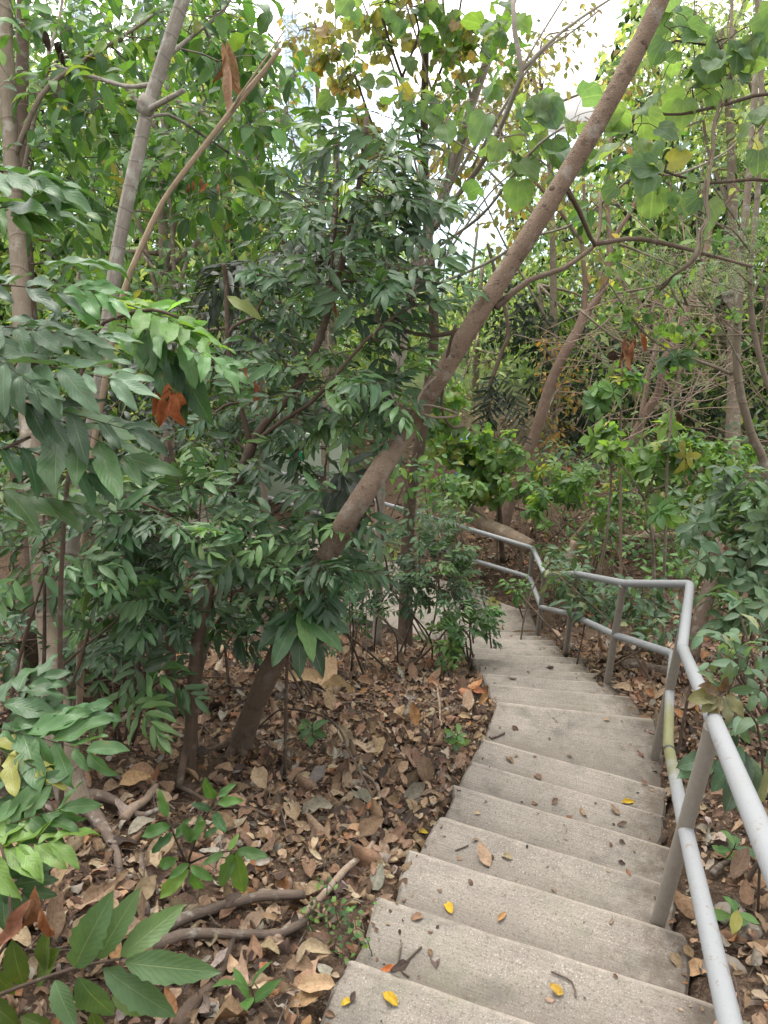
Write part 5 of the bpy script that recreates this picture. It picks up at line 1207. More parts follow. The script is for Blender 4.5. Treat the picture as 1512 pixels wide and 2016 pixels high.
far_tree('bushy undergrowth tree shading the bank behind the fallen logs', 1330, 11.0, [(1330, 1000, 10.8), (1330, 930, 10.6)], [B(1220, 940, 10.8, 120, 50, .8, 50), B(1380, 1000, 10.0, 120, 60, .8, 60), B(1480, 900, 9.5, 70, 100, .8, 50), B(1130, 900, 11.0, 90, 50, .7, 30)], 'dull', .14, .42, 67, r=.05)
far_tree('broad mid green tree filling the gap behind the ringed trunk', 330, 8.5, [(330, 700, 8.3), (320, 400, 8.2), (330, 150, 8)], [B(300, 330, 8.0, 170, 120, .9, 110), B(470, 380, 8.0, 140, 110, .9, 90), B(330, 560, 7.8, 180, 110, .9, 100), B(150, 640, 7.8, 130, 120, .9, 60), B(560, 480, 8.2, 110, 100, .9, 50), B(130, 160, 8.2, 130, 130, .9, 70), B(420, 160, 8.2, 140, 80, .8, 60), B(300, 40, 8.2, 220, 70, .8, 90), B(60, 20, 8.2, 120, 70, .8, 40), B(550, 250, 8.2, 90, 70, .8, 40)], 'mid', .14, .46, 68, leaf='leaf_mid', tpl='ellip', r=.10)
far_tree('shadowed small leaved tree low behind the bare stem', 520, 7.5, [(520, 900, 7.4), (510, 650, 7.2), (500, 560, 7)], [B(430, 640, 7.0, 140, 80, .7, 70), B(560, 640, 7.0, 90, 90, .7, 50), B(300, 760, 7.0, 140, 90, .7, 60), B(480, 820, 7.0, 120, 70, .6, 40), B(150, 860, 7.0, 150, 100, .7, 60)], 'shade', .13, .42, 69, tpl='ellip', leaf='leaf_dark', r=.06)
far_tree('sunlit yellow green tree glimpsed beyond the feather leaved tree', 640, 12.0, [(650, 700, 12), (660, 400, 12), (660, 250, 12)], [B(560, 330, 11.6, 130, 80, 1, 60), B(690, 420, 11.6, 120, 100, 1, 70), B(740, 560, 11.4, 100, 110, 1, 60), B(600, 620, 11.4, 110, 110, 1, 50), B(800, 600, 11.6, 70, 130, .9, 50), B(420, 480, 11.6, 110, 100, 1, 40)], 'bright', .15, .46, 70, r=.10)
far_tree('thin brown leaved tree against the sky over the dead stem', 640, 9.0, [(640, 600, 9), (630, 300, 8.8), (620, 60, 8.6)], [B(590, 60, 8.5, 80, 50, .7, 30), B(660, 30, 8.5, 70, 40, .7, 22), B(560, 180, 8.6, 70, 60, .6, 20), B(680, 110, 8.6, 50, 40, .5, 12)], 'olive', .10, .60, 71, r=.06, every=.11)
far_tree('olive tinted airy tree beside the leaning trunk top', 1090, 12.5, [(1090, 600, 12.3), (1080, 300, 12), (1050, 150, 12)], [B(1040, 120, 11.8, 110, 60, .8, 50), B(1120, 60, 11.8, 60, 60, .6, 18), B(1240, 150, 11.8, 80, 70, .8, 44), B(940, 360, 11.8, 110, 80, .8, 50), B(860, 180, 11.8, 80, 60, .8, 22)], 'olive', .13, .60, 72, r=.08, every=.12)

# woods that read as one mass behind everything
W = MB(); rows = []; wr = np.random.default_rng(91)
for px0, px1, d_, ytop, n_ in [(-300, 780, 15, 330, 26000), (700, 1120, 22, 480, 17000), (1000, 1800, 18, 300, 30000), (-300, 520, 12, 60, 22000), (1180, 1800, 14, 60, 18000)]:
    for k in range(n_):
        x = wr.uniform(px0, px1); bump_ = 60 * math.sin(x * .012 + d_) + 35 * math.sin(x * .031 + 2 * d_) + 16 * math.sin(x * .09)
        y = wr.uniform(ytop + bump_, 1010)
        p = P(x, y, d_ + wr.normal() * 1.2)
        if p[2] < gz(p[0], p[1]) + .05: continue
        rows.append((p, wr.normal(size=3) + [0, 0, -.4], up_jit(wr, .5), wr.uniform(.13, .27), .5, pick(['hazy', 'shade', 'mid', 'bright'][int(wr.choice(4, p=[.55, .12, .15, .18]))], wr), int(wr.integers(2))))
W.leaves(TPL['tiny'], rows)
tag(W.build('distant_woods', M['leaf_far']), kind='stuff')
BK = MB()                                                       # the shaded depth of those woods: trunks and boughs
for k in range(26):
    d_ = wr.uniform(15, 24); x = wr.uniform(-300, 1800); b_ = base_at(x, d_); h_ = wr.uniform(2.0, 4.4)
    BK.tube(smooth_line([b_, b_ + [wr.normal() * .2, 0, h_ * .5], b_ + [wr.normal() * .6, 0, h_]], .5), [wr.uniform(.03, .06)] , 6)
tag(BK.build('distant_woods_trunks', M['bark_pale']), kind='stuff')

# ------------------------------------------------------------------ hills and towers far off
H = MB(); D_ = 1500.0
rx = np.array([-700, -200, 300, 520, 640, 745, 800, 860, 950, 1050, 1150, 1300, 1600, 2200]); ry = np.array([120, 90, 150, 205, 190, 165, 172, 205, 250, 285, 310, 300, 330, 350])
nx_ = 150; xs = np.linspace(-700, 2200, nx_); ys = np.interp(xs, rx, ry) + np.convolve(wr.normal(size=nx_ + 8), np.ones(9) / 9, 'valid')[:nx_] * 6
crest = np.array([P(x, y, D_) for x, y in zip(xs, ys)])
L_ = []
for i, u in enumerate(np.linspace(0, 1, 12)):
    q = crest.copy(); q[:, 1] -= 420 * u; q[:, 2] = crest[:, 2] * (1 - u) ** 1.3 + (-64) * (1 - (1 - u) ** 1.3) + 16 * np.sin(xs * .021 + u * 3) * math.sin(math.pi * u); q[:, 0] *= 1 - .25 * u
    L_.append(q)
G = np.array(L_); a_, b_ = np.arange(11)[:, None] * nx_, np.arange(nx_ - 1)[None]
H.add(G.reshape(-1, 3), np.stack([a_ + b_, a_ + nx_ + b_, a_ + nx_ + b_ + 1, a_ + b_ + 1], -1).reshape(-1, 4), np.zeros((12 * nx_, 2)))
tag(H.build('hills', plain('hazy_hillside', (.60, .72, .86), .95, .0, .06, .02)), kind='structure')  # aerial haze put into the pale blue slope colour
TM = plain('hazy_tower_wall', (.66, .70, .76), .8, .1, .05, .05); GM_ = plain('hazy_tower_glass', (.40, .47, .56), .4, .3, .05, .05)  # haze painted into the pale wall and glass colours
for k, (lab, x0, x1, yt, yb, d_) in enumerate([('hazy pale tower block above the dead stem tip', 556, 584, 28, 240, 900), ('slightly lower hazy tower block next to the first', 586, 612, 52, 240, 940), ('distant tower block glimpsed under the dark leaves', 588, 640, 235, 330, 700), ('faint tower block at the upper corner past the ringed trunk', 128, 165, -20, 200, 800), ('slim faint tower near the top behind the thin tree', 268, 292, -10, 180, 850)]):
    c0, c1, c2 = P(x0, yt, d_), P(x1, yt, d_), P(x0, yb, d_)
    w_ = c1[0] - c0[0]; zt = c0[2]; zb = -60.0; dp = w_ * .8
    root = empty('tower_block', (c0[0] + w_ / 2, c0[1] + dp / 2, zb), lab, 'building')

    def box(mb, x0, x1, y0, y1, z0, z1):
        v = np.array([[x, y, z] for z in (z0, z1) for x, y in ((x0, y0), (x1, y0), (x1, y1), (x0, y1))])
        mb.add(v, [[0, 1, 5, 4], [1, 2, 6, 5], [2, 3, 7, 6], [3, 0, 4, 7], [4, 5, 6, 7], [3, 2, 1, 0]], np.zeros((8, 2)))
    m = MB(); box(m, c0[0], c1[0], c0[1], c0[1] + dp, zb, zt); box(m, c0[0] + w_ * .3, c0[0] + w_ * .7, c0[1] + dp * .3, c0[1] + dp * .7, zt, zt + w_ * .25); m.build('wall', TM, root, root.location, smooth=False)
    m = MB(); nf = 34; fh = (zt - zb) / nf
    for f_ in range(nf):
        for q in range(4):
            xx = c0[0] + w_ * (q + .18) / 4; box(m, xx, xx + w_ * .64 / 4, c0[1] - .3, c0[1] + .2, zb + fh * (f_ + .3), zb + fh * (f_ + .85))
    m.build('window_panes', GM_, root, root.location, smooth=False)['kind'] = 'stuff'

# ------------------------------------------------------------------ things beyond the lower path
def slab(mb, o, u, v, n, w, h, t_):
    """a thin board: corner o, axes u (width) and v (height), outward n"""
    o = np.asarray(o, float); c_ = [o, o + u * w, o + u * w + v * h, o + v * h]
    vv = np.array(c_ + [q - n * t_ for q in c_])
    mb.add(vv, [[0, 1, 2, 3], [5, 4, 7, 6], [4, 5, 1, 0], [1, 5, 6, 2], [2, 6, 7, 3], [4, 0, 3, 7]], np.zeros((8, 2)))


u_ = np.array([.93, -.36, 0]); v_ = np.array([.0, 0, 1.0]); n_ = nrm(np.cross(u_, v_))
PW = plain('pale_green_board', (.52, .60, .50), .5, .3, .08, 6); PG = plain('emerald_paint', (.015, .33, .13), .5, .4, .1, 8); PK = plain('sign_ink', (.06, .075, .065), .7, .1, .1, 8)
c_ = P(596, 925, 10.9); W_, H_ = 1.35, 1.25; o_ = c_ - u_ * W_ * .55 - v_ * H_ * .55
g_ = gz(c_[0], c_[1])
root = empty('notice_board', (c_[0], c_[1], g_), 'pale green notice board with emerald emblem behind the lower rails', 'sign')
m = MB(); slab(m, o_, u_, v_, n_, W_, H_, .03); m.build('panel', PW, root, root.location, smooth=False)
GS = plain('galvanised_steel', (.42, .43, .44), .45, .5, .2, 12, .6)
for q in (.12, W_ - .12):
    m = MB(); m.tube(np.array([[o_[0] + u_[0] * q, o_[1] + u_[1] * q + .05, g_ - .2], o_ + u_ * q + v_ * H_ - n_ * .05]), .025, 8); m.build('post', GS, root, root.location)
m = MB(); th = np.linspace(0, 2 * np.pi, 25)[:-1]; cc = o_ + u_ * .66 + v_ * .90 + n_ * .004
ring = np.array([cc + u_ * math.cos(a) * .13 + v_ * math.sin(a) * .07 for a in th]); ring2 = ring + n_ * .004
m.add(np.vstack([ring2, [cc + n_ * .004]]), [[24, (2 * k + 2) % 24, 2 * k + 1, 2 * k][::-1] for k in range(12)], np.zeros((25, 2))); m.build('emblem', PG, root, root.location, smooth=False)
m = MB(); slab(m, o_ + u_ * .95 + v_ * .05 + n_ * .003, u_, v_, n_, .36, .34, .004); m.build('green_block', PG, root, root.location, smooth=False)
for li, (yy, nn_) in enumerate(((.66, 7), (.56, 4))):                # two short lines of small illegible writing
    m = MB()
    for q in range(nn_):
        for r_ in range(3):
            slab(m, o_ + u_ * (.60 + q * .045 + (r_ == 1) * .02) + v_ * (yy + (r_ == 2) * .028) + n_ * .004, u_, v_, n_, .012 if r_ < 2 else .030, .040 if r_ < 2 else .010, .003)
    m.build('lettering', PK, root, root.location, smooth=False)

c_ = P(420, 975, 10.6); g_ = gz(c_[0], c_[1])
root = empty('banner', (c_[0], c_[1], g_), 'white upright banner with an orange red stripe seen through dark leaves', 'banner')
m = MB(); slab(m, c_ - u_ * .16 - v_ * .35, u_, v_, n_, .34, .75, .02); m.build('cloth', plain('banner_cloth', (.62, .64, .58), .8, .1, .08, 6), root, root.location, smooth=False)
m = MB(); slab(m, c_ - u_ * .10 - v_ * .12 + n_ * .004, u_, v_, n_, .08, .40, .003); m.build('stripe', plain('orange_red_paint', (.55, .085, .03), .6, .3, .1, 8), root, root.location, smooth=False)
m = MB(); m.tube(np.array([[c_[0] - .14, c_[1] + .08, g_ - .1], c_ - u_ * .15 + v_ * .4 - n_ * .045]), .02, 8); m.tube(np.array([[c_[0] + .15, c_[1] + .0, g_ - .1], c_ + u_ * .17 + v_ * .4 - n_ * .045]), .02, 8); m.build('pole', M['rail'] if False else plain('grey_pole', (.4, .41, .42), .5, .4, .2, 10), root, root.location)

b_ = base_at(936, 11.2); z0 = P(936, 985, 11.2)[2]; root = empty('barrel', (b_[0], b_[1], b_[2]), 'blue plastic barrel half hidden by pale leaves beyond the path', 'barrel')
hh = max(.7, P(936, 920, 11.2)[2] - b_[2]); m = MB(); zz = np.array([0, .02, .05, .30, .33, .36, .62, .65, .68, .93, .97, 1.0]) * hh; rr = np.array([.26, .28, .285, .285, .30, .285, .285, .30, .285, .285, .27, .25])
m.tube(np.stack([np.full(12, b_[0]), np.full(12, b_[1]), b_[2] + zz], -1), rr, 24); BL = plain('blue_plastic', (.05, .19, .42), .45, .4, .2, 8); m.build('drum', BL, root, root.location)
m = MB(); m.tube(np.array([[b_[0], b_[1], b_[2] + hh + .002], [b_[0], b_[1], b_[2] + hh + .03]]), .265, 24); m.build('lid', BL, root, root.location)

for nm, lab, cat, px, py, d_, w_, h_, col in [('utility_box', 'light grey utility box peeping out under the creeper bush', 'utility box', 898, 892, 12.0, .38, .55, (.36, .38, .40)), ('yellow_panel', 'yellow green painted panel standing behind the straight dark trunk', 'panel', 858, 850, 12.6, .55, 1.0, (.48, .46, .10)), ('blue_sign', 'small bright blue sign glimpsed through the feather leaves', 'sign', 688, 776, 12.0, .22, .30, (.09, .27, .55)), ('blue_sign', 'smaller blue sign lower among the feather leaves', 'sign', 640, 805, 11.6, .14, .14, (.07, .20, .50)), ('blue_sign', 'pale blue sign poking above the creeper bush', 'sign', 885, 842, 12.2, .20, .14, (.30, .45, .62))]:
    c_ = P(px, py, d_); g_ = gz(c_[0], c_[1]); root = empty(nm, (c_[0], c_[1], g_), lab, cat)
    mt = plain(nm + '_paint', col, .5, .3, .12, 7)
    m = MB(); slab(m, c_ - u_ * w_ / 2 - v_ * h_ / 2, u_, v_, n_, w_, h_, .22 if nm == 'utility_box' else .02); m.build('body' if nm == 'utility_box' else 'board', mt, root, root.location, smooth=False)
    if nm == 'utility_box':
        m = MB(); slab(m, c_ - u_ * w_ * .42 - v_ * h_ * .42 + n_ * .006, u_, v_, n_, w_ * .84, h_ * .84, .004); m.build('door', mt, root, root.location, smooth=False)
        m = MB(); slab(m, c_ + u_ * w_ * .28 + n_ * .02, u_, v_, n_, .02, .10, .012); m.build('handle', PK, root, root.location, smooth=False)
    m = MB(); back_ = n_ * (.04 if nm != 'utility_box' else .12)
    m.tube(np.array([[c_[0] - back_[0], c_[1] - back_[1], g_ - .1], c_ - back_ + v_ * h_ * .3]), .03 if nm != 'blue_sign' else .018, 8); m.build('post', plain('post_steel', (.34, .35, .36), .5, .4, .2, 10), root, root.location)

# ------------------------------------------------------------------ fallen wood
def fallen(name, label, pts, r0, r1, mat, cat, lumpy=.10, sides=8, lift=.0, ground_it=True, group=None, twigs=()):
    q = smooth_line([hit(*p[:2]) if ground_it else P(*p) for p in pts], .04)
    rr = np.linspace(r0, r1, len(q))
    if ground_it:
        q[:, 2] = [gz(a, b) for a, b in q[:, :2]]; q[:, 2] += rr * .55 + (lift if lift else .026) + .012 * np.sin(np.linspace(0, 9, len(q)))
    m = MB(); m.tube(q, rr, sides, lumpy=lumpy)
    for i, vec, r in twigs:
        k = int(i * (len(q) - 1)); m.tube(np.array([q[k], q[k] + np.array(vec) * .5 + [0, 0, .01], q[k] + vec]), [r, r * .8, r * .4], 6)
    tag(m.build(name, M[mat], None, q[0]), label, cat, group)


fallen('fallen_branch', 'thick dark fallen branch lying across the litter at the bottom', [(285, 1880), (360, 1835), (430, 1800), (510, 1780), (600, 1768)], .020, .014, 'root', 'branch', .14)
fallen('fallen_branch', 'smooth greyish fallen branch just below the thick dark one', [(300, 1895), (360, 1868), (430, 1852), (500, 1850), (555, 1858), (600, 1830)], .017, .013, 'root', 'branch', .1)
fallen('fallen_branch', 'curved pale brown branch arching up the slope toward the stairs', [(540, 1872), (610, 1800), (670, 1740), (725, 1680), (748, 1620), (742, 1560), (712, 1530), (705, 1490)], .013, .008, 'log', 'branch', .1)
fallen('fallen_branch', 'charred black stick poking up from the bottom litter', [(352, 2040), (395, 1975), (440, 1910), (462, 1860)], .022, .008, 'bark_dark', 'branch', .2, lift=.015)
fallen('fallen_branch', 'short upright dead stump stick beside the knee high sapling', [(290, 1820), (286, 1750), (280, 1690)], .015, .010, 'root', 'branch', .16, lift=.02)
fallen('tree_root', 'dark surface root running from the tan tree foot', [(165, 1595), (205, 1640), (232, 1690), (240, 1740)], .030, .010, 'root', 'root', .2)
fallen('tree_root', 'second surface root spreading toward the forked stems', [(165, 1580), (230, 1590), (290, 1620), (330, 1600)], .026, .008, 'root', 'root', .2)
fallen('fallen_branch', 'pale broken branch lying between tan tree and forked stems', [(245, 1625), (280, 1590), (318, 1560)], .020, .016, 'log', 'branch', .16)
fallen('fallen_branch', 'long thin dark twig crossing from the tan tree toward the sapling', [(150, 1500), (230, 1540), (300, 1575), (350, 1610)], .007, .004, 'root', 'branch', .1, lift=.02)
fallen('fallen_branch', 'brown stick lying below the forked stems', [(350, 1560), (410, 1590), (470, 1605), (530, 1622)], .010, .007, 'bark_dark', 'branch', .1)
fallen('fallen_branch', 'forked pale twig propped in litter near the red dead leaves', [(870, 1455), (865, 1400), (862, 1350), (878, 1300)], .009, .005, 'log', 'branch', .1, lift=.03, twigs=[(.6, np.array([-.06, .02, .06]), .004), (.8, np.array([.06, .05, .03]), .004)])
fallen('fallen_branch', 'thin grey stick lying mid slope among brown leaves', [(640, 1385), (700, 1375), (745, 1350)], .010, .007, 'log', 'branch', .1)
fallen('fallen_branch', 'small brown stick near the foot of the leaning trunk', [(618, 1368), (670, 1390), (735, 1392)], .010, .006, 'root', 'branch', .1)
fallen('fallen_log', 'long pale fallen log sloping down to the lower path rail', [(868, 965, 9.6), (905, 998, 9.2), (950, 1030, 8.9), (1010, 1058, 8.6), (1045, 1078, 8.5)], .075, .09, 'log', 'log', .06, 12, ground_it=False)
fallen('fallen_log', 'thin forked fallen branches lying over the pale log', [(940, 955, 10.3), (980, 985, 10.0), (1020, 1000, 9.9), (1062, 1010, 9.8)], .035, .015, 'log', 'branch', .1, 8, ground_it=False, twigs=[(.4, np.array([.5, -.1, -.22]), .014), (.2, np.array([-.5, .1, .1]), .012)])
fallen('fallen_log', 'broken log end lying under the thin dark sapling', [(1240, 1075, 9.2), (1290, 1045, 9.3), (1345, 1018, 9.4), (1400, 990, 9.5)], .060, .05, 'log', 'log', .1, 10, ground_it=False)
fallen('fallen_log', 'grey log half buried on the bank below the broken log', [(1225, 1062, 9.3), (1300, 1058, 9.0), (1360, 1050, 8.8)], .055, .05, 'log', 'log', .1, 10, ground_it=False)
fallen('tree_stump', 'short leaning dead stump with withered leaf behind the rail', [(1105, 1150, 8.0), (1118, 1105, 8.0), (1132, 1065, 8.0)], .065, .045, 'log', 'stump', .12, 10, ground_it=False)
fallen('fallen_branch', 'dry branch standing up from the bank beside the stump', [(1118, 1070, 8.6), (1145, 1040, 8.6), (1170, 1010, 8.6)], .025, .012, 'dead_wood', 'branch', .12, 8, ground_it=False)
fallen('fallen_log', 'dark rotten log in the hollow under the corner rail', [(1230, 1320), (1280, 1330), (1330, 1345)], .05, .045, 'root', 'log', .2, 10)
fallen('fallen_branch', 'dark leaning trunk piece behind the corner of the rail', [(1360, 1300, 5.3), (1380, 1200, 5.4), (1415, 1100, 5.6), (1400, 1050, 5.8)], .05, .035, 'bark_dark', 'branch', .12, 8, ground_it=False)
fallen('fallen_branch', 'grey stick in dark soil by the near lower rail', [(1400, 1730), (1450, 1690), (1510, 1700)], .012, .007, 'root', 'branch', .12)
fallen('fallen_branch', 'splintered pale stick below the lower rail', [(1480, 1905), (1500, 1885), (1525, 1860)], .008, .006, 'dead_wood', 'branch', .1)

M['stone'] = plain('weathered_stone', (.19, .165, .14), .95, .15, .35, 30)
for k, (px, py, sz, lab) in enumerate([(1440, 1810, .050, 'largest grey stone in the soil under the near rail'), (1395, 1905, .030, 'small round stone beside the big dry leaf'), (1440, 1905, .035, 'pebble like stone right of the near lower rail'.replace('right of', 'just past')), (1475, 1840, .035, 'flat stone behind the largest grey stone'), (762, 1690, .02, 'small pale stone at the stair edge')]):
    p = hit(px, py); bm = bmesh.new(); bmesh.ops.create_icosphere(bm, subdivisions=3, radius=1)
    for v in bm.verts:
        n3 = noise.noise(v.co * 1.3 + Vector((k * 7, 0, 0))) * .35 + noise.noise(v.co * 4 + Vector((k * 3, 5, 0))) * .08
        v.co = Vector((v.co.x * 1.2, v.co.y * .9, v.co.z * .65)) * (1 + n3) * sz
    me = bpy.data.meshes.new('stone'); bm.to_mesh(me); bm.free(); me.materials.append(M['stone']); [setattr(f, 'use_smooth', True) for f in me.polygons]
    o = bpy.data.objects.new('stone', me); COL.objects.link(o); o.location = Vector(p) + Vector((0, 0, sz * .15)); o.rotation_euler = (0, 0, k * 1.3); tag(o, lab, 'stone', 'stones in the soil')

# ------------------------------------------------------------------ leaf litter
lr = np.random.default_rng(55)


def on_stair(x, y):
    xl = np.interp(y, _ly, _lx); xr = np.interp(y, _ry, _rx)
    a = (x > xl - .02) & (x < xr + .03) & (y < 6.5)
    s = (x - 1.30) * PATH_DIR[0] + (y - 7.18) * PATH_DIR[1]; w = (x - 1.30) * PATH_N[0] + (y - 7.18) * PATH_N[1]
    return a | ((w > -.03) & (w < 1.15) & (s > -.7))


def litter(n, x0, x1, y0, y1, size, zlift):
    x = lr.uniform(x0, x1, n); y = lr.uniform(y0, y1, n); z = ground(x, y) + bumpy(x, y)
    p = np.stack([x, y, z], -1); dd = p @ FWD; sx = p[:, 0] / dd; sy = (p @ UP) / dd
    ok = (dd > .4) & (np.abs(sx) < .74) & (np.abs(sy) < .78) & ~on_stair(x, y)
    dens = .80 + .22 * np.sin(x * 2.3 + 1.7) * np.sin(y * 2.9 + .6)                     # bare soil shows in patches
    dens = np.where((x < -.75) & (x > -1.9) & (y > 2.0) & (y < 3.4), dens * .5, dens)
    dens = np.where((x > 1.0) & (y < 2.3), dens * .55, dens)
    ok &= lr.random(n) < dens
    rows = []
    for q in p[ok]:
        a = lr.uniform(0, 6.28); tl = lr.normal() * .22
        rows.append((q + [0, 0, zlift * lr.random() + .006], (math.cos(a), math.sin(a), tl), nrm(np.array([lr.normal() * .30, lr.normal() * .30, 1])), size * lr.choice([.4, .7, 1.0, 1.5], p=[.34, .36, .23, .07]) * lr.uniform(.8, 1.2), lr.uniform(.30, .60), pick('dry', lr, .35), int(lr.choice(10, p=[.13] * 5 + [.07] * 5))))
    return rows


rows = litter(50000, -4.6, 4.2, .2, 5.6, .084, .035) + litter(11000, -4, 5, 5.0, 9.0, .08, .03) + litter(6000, -5, 8, 8.5, 15, .11, .03) + litter(26000, -3.0, 3.0, .2, 4.8, .034, .012)
for k in range(800):                                            # crumbs and grit washed on to the treads
    i = int(lr.integers(4, len(NOS))); (bl, br, _q), (fl, fr, z) = NOS[i - 1], NOS[i]
    u = lr.beta(.25, .25); v = lr.beta(.8, .8); a = bl + (fl - bl) * v; b2 = br + (fr - br) * v; q = a + (b2 - a) * np.clip(u, .01, .99); an = lr.uniform(0, 6.28)
    rows.append(((q[0], q[1], z + .005), (math.cos(an), math.sin(an), 0), nrm(np.array([lr.normal() * .2, lr.normal() * .2, 1])), lr.choice([.010, .018, .030, .060], p=[.42, .32, .17, .09]), .5, pick('dry', lr, .3) * .8, int(lr.integers(5))))
m = MB(); m.leaves(TPL['dry'] + TPL['curl_lite'], rows); tag(m.build('leaf_litter', M['leaf_dry']), kind='stuff')
m = MB()
for k in range(2400):
    x = lr.uniform(-3, 3.2); y = lr.uniform(.4, 7)
    if on_stair(np.array(x), np.array(y)): continue
    a = lr.uniform(0, 6.28); l_ = lr.uniform(.05, .22); p = np.array([x, y, gz(x, y) + lr.uniform(.008, .03)]); dv = np.array([math.cos(a), math.sin(a), lr.normal() * .15]) * l_
    m.tube(np.array([p, p + dv * .5 + lr.normal(size=3) * .008, p + dv]), [.0028, .0024, .0015], 4, cap=False)
tag(m.build('twig_litter', M['root']), kind='stuff')


def on_step(px, py):
    r = (px - 756) / F * RIGHT - (py - 1008) / F * UP + FWD
    for i in range(1, len(NOS)):
        z = NOS[i][2]; p = r * (z / r[2]); yl = p[1]
        fx = lambda A, Bq, x: A[1] + (Bq[1] - A[1]) * (x - A[0]) / (Bq[0] - A[0])
        if fx(*NOS[i - 1][:2], p[0]) <= p[1] <= fx(*NOS[i][:2], p[0]): return p
    return r * (LAND_Z / r[2])


for k, (lab, px, py, l_, asp, col, rot, q) in enumerate([
    ('yellow curled leaf on the wide tread near the handrail post', 1237, 1580, .075, .34, (.52, .36, .03), 0.1, 3), ('bright yellow leaf upright at the nosing of a near step', 882, 1785, .065, .42, (.58, .38, .03), 1.9, 0),
    ('yellow leaf on the soil touching the stair edge', 832, 1636, .06, .42, (.50, .37, .04), 0.0, 0), ('folded yellow leaf at the bottom of the nearest visible tread', 768, 1968, .055, .5, (.50, .33, .03), 2.4, 3), ('small yellow scrap beside the folded yellow leaf', 684, 1973, .04, .45, (.50, .35, .04), .6, 0),
    ('small split yellow leaf in the middle of the nearest treads', 1094, 1952, .045, .6, (.48, .31, .05), 2.6, 1), ('large crinkled tan leaf lying on a tread', 952, 1688, .10, .5, (.40, .28, .19), 1.9, 1), ('dark purplish brown pod shaped leaf on a near tread', 855, 1875, .10, .34, (.12, .085, .075), 1.6, 2),
    ('brown flat leaf on the near tread close to its litter side end', 824, 1806, .055, .42, (.26, .16, .10), .4, 0), ('slim orange brown leaf in mid tread', 988, 1806, .05, .34, (.42, .24, .10), .8, 3), ('tiny brown curled leaf on the wide tread', 1092, 1580, .04, .6, (.19, .12, .085), .7, 1), ('brown scrap of leaf beside the tiny curled one', 1047, 1580, .045, .4, (.24, .14, .09), 2.4, 2),
    ('pale leaf lying alone on the wedge shaped wide tread', 1196, 1418, .055, .4, (.42, .30, .19), 0.0, 0), ('pale oval leaf on a tread near the litter', 941, 1602, .035, .5, (.50, .40, .26), .2, 0), ('orange red leaf on the nearest tread edge', 762, 1912, .05, .34, (.50, .15, .05), .3, 1),
    ('twisted brown leaf at the nosing beside the post foot', 1268, 1543, .04, .5, (.20, .12, .08), 2.6, 1), ('curled brown leaf on the small dark stain of a tread', 1225, 1625, .05, .4, (.13, .09, .065), .1, 1), ('thin tan leaf at the step edge by the crinkled leaf', 898, 1690, .05, .34, (.30, .21, .14), 2.8, 2), ('dry leaf on the landing at the stair foot', 990, 1237, .09, .5, (.38, .25, .17), .3, 0), ('reddish leaf on the landing', 940, 1185, .08, .4, (.36, .18, .12), 2.2, 0)]):
    p = on_step(px, py) if not lab.startswith('yellow leaf on the soil') else hit(px, py)
    m = MB(); d_ = np.array([math.cos(rot), math.sin(rot), .05]); m.leaves(TPL['dry'], [(p - d_ * l_ / 2 + [0, 0, .007], d_, (0, -.15, 1), l_, asp, col, q)])
    tag(m.build('fallen_leaf', M['leaf_dry'], None, p), lab, 'leaf', 'single leaves fallen on the steps')
for lab, px, py, sz, cols, n_ in [('cluster of rust red dead leaves lying by the stair edge', 925, 1372, .12, 'red', 6), ('large pale brown crumpled leaf on the litter below the leaning trunk', 635, 1362, .26, 'tan', 3), ('big pale curled leaf heap at the nearest step corner', 622, 1960, .10, 'tan', 5), ('broad grey tan leaf in dark soil by the lower rail', 1355, 1925, .13, 'tan', 1), ('wide rusty brown leaf below the tan tree', 225, 1565, .16, 'tan', 1), ('large pinkish tan leaf lying behind the toothed leaves', 185, 1768, .15, 'tan', 2), ('warm brown crinkled leaf beside the curved branch', 676, 1655, .12, 'tan', 1)]:
    p = hit(px, py); rows = []
    for k in range(n_):
        a = lr.uniform(0, 6.28) if n_ > 1 else .3; rows.append((p + [lr.normal() * .02, lr.normal() * .02, .02 + .012 * k], (math.cos(a), math.sin(a), .2), nrm(np.array([lr.normal() * .3, -.2, 1])), sz * lr.uniform(.8, 1.1), .48, pick(cols, lr) * (.85 if cols == 'tan' else 1), int(lr.integers(5))))
    m = MB(); m.leaves(TPL['dry'], rows); tag(m.build('dead_leaf_cluster' if n_ > 1 else 'fallen_leaf', M['leaf_dry'], None, p), lab, 'leaf')
for k, (lab, pts) in enumerate([('thin forked twig lying on the second nearest tread', [(790, 1858), (785, 1905), (805, 1925)]), ('long curved hair thin twig on a near tread', [(1085, 1915), (1125, 1935), (1133, 1965)]), ('short dark twig on the tread with the crinkled leaf', [(896, 1676), (908, 1672), (922, 1666)]), ('dark bit of bark on the wide tread', [(966, 1455), (980, 1450), (993, 1444)]), ('twig lying across the lower bright tread', [(795, 1900), (815, 1880), (830, 1866)])]):
    m = MB(); q = smooth_line([on_step(*p) + [0, 0, .006] for p in pts], .02); m.tube(q, [.0030 if k != 3 else .008] , 5)
    tag(m.build('twig', M['root'], None, q[0]), lab, 'twig', 'twigs on the steps')

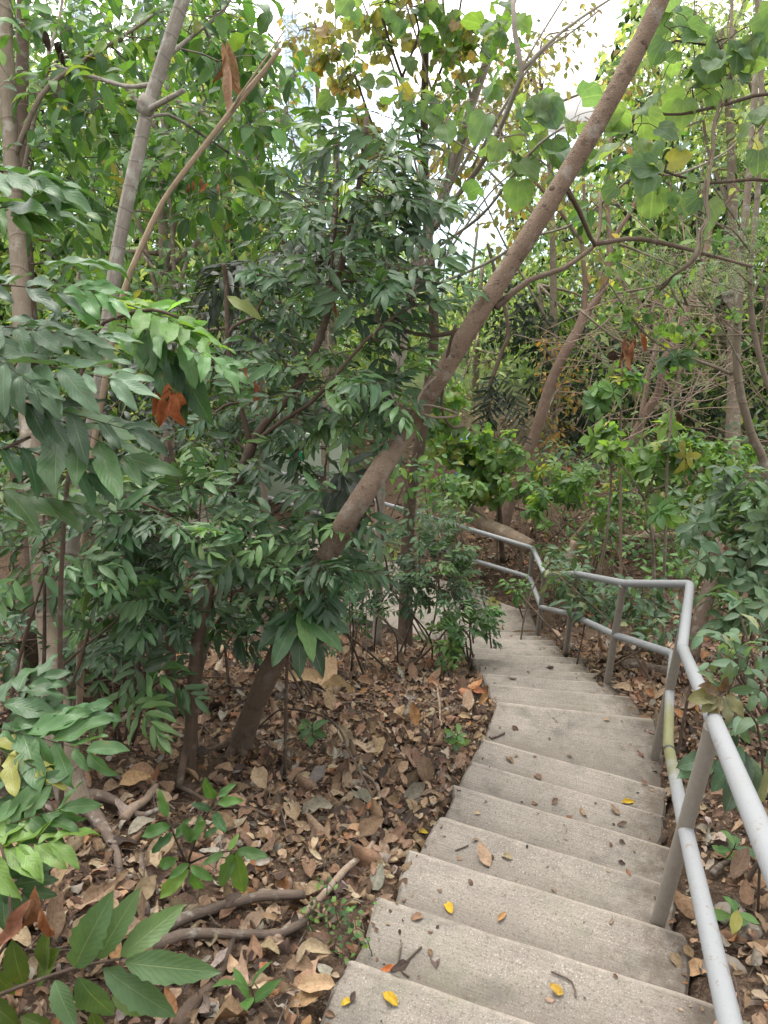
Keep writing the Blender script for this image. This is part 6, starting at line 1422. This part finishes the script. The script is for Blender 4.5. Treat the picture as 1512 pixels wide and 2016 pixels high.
# ------------------------------------------------------------------ daylight: bright overcast
w = bpy.data.worlds.new('World'); scene.world = w; w.use_nodes = True; nt = w.node_tree; nt.nodes.clear()
sky = nt.nodes.new('ShaderNodeTexSky'); sky.sky_type = 'NISHITA'; sky.sun_disc = False
SUN_EL, SUN_AZ = math.radians(66), math.radians(340)
sky.sun_elevation = SUN_EL; sky.sun_rotation = SUN_AZ; sky.air_density = 1.0; sky.dust_density = 3.0
hs = nt.nodes.new('ShaderNodeHueSaturation'); hs.inputs['Saturation'].default_value = .10; hs.inputs['Value'].default_value = 4.0
wm = nt.nodes.new('ShaderNodeMix'); wm.data_type = 'RGBA'; wm.blend_type = 'MULTIPLY'; wm.inputs[0].default_value = 1.0; wm.inputs[7].default_value = (1.0, .982, .950, 1)   # slight warm tint on the sky colour
bg = nt.nodes.new('ShaderNodeBackground'); bg.inputs['Strength'].default_value = .15; ow = nt.nodes.new('ShaderNodeOutputWorld')
nt.links.new(sky.outputs[0], hs.inputs['Color']); nt.links.new(hs.outputs[0], wm.inputs[6]); nt.links.new(wm.outputs[2], bg.inputs[0]); nt.links.new(bg.outputs[0], ow.inputs[0])
sl = bpy.data.lights.new('sun', 'SUN'); sl.energy = 1.5; sl.angle = math.radians(14); sl.color = (1.0, .95, .87)
so = bpy.data.objects.new('sun', sl); COL.objects.link(so)
sd = Vector((math.sin(SUN_AZ) * math.cos(SUN_EL), math.cos(SUN_AZ) * math.cos(SUN_EL), math.sin(SUN_EL)))
so.rotation_euler = sd.to_track_quat('Z', 'Y').to_euler(); so.location = sd * 20

# ------------------------------------------------------------------ camera
cd = bpy.data.cameras.new('camera'); cam = bpy.data.objects.new('camera', cd); COL.objects.link(cam); scene.camera = cam
cam.location = (0, 0, 0); cam.rotation_euler = (math.pi / 2 - PITCH, 0, 0)
cd.sensor_fit = 'VERTICAL'; cd.sensor_height = 24.0; cd.lens = F / 2016 * 24.0; cd.clip_start = .05; cd.clip_end = 8000
cd.dof.use_dof = True; cd.dof.focus_distance = 4.2; cd.dof.aperture_fstop = 7.0
scene.view_settings.view_transform = 'Standard'; scene.view_settings.look = 'None'; scene.view_settings.exposure = 0; scene.view_settings.gamma = 1
scene.render.engine = "CYCLES"; cy = scene.cycles; cy.max_bounces = 6; cy.diffuse_bounces = 2; cy.glossy_bounces = 2; cy.transmission_bounces = 4; cy.transparent_max_bounces = 4; cy.caustics_reflective = False; cy.caustics_refractive = False
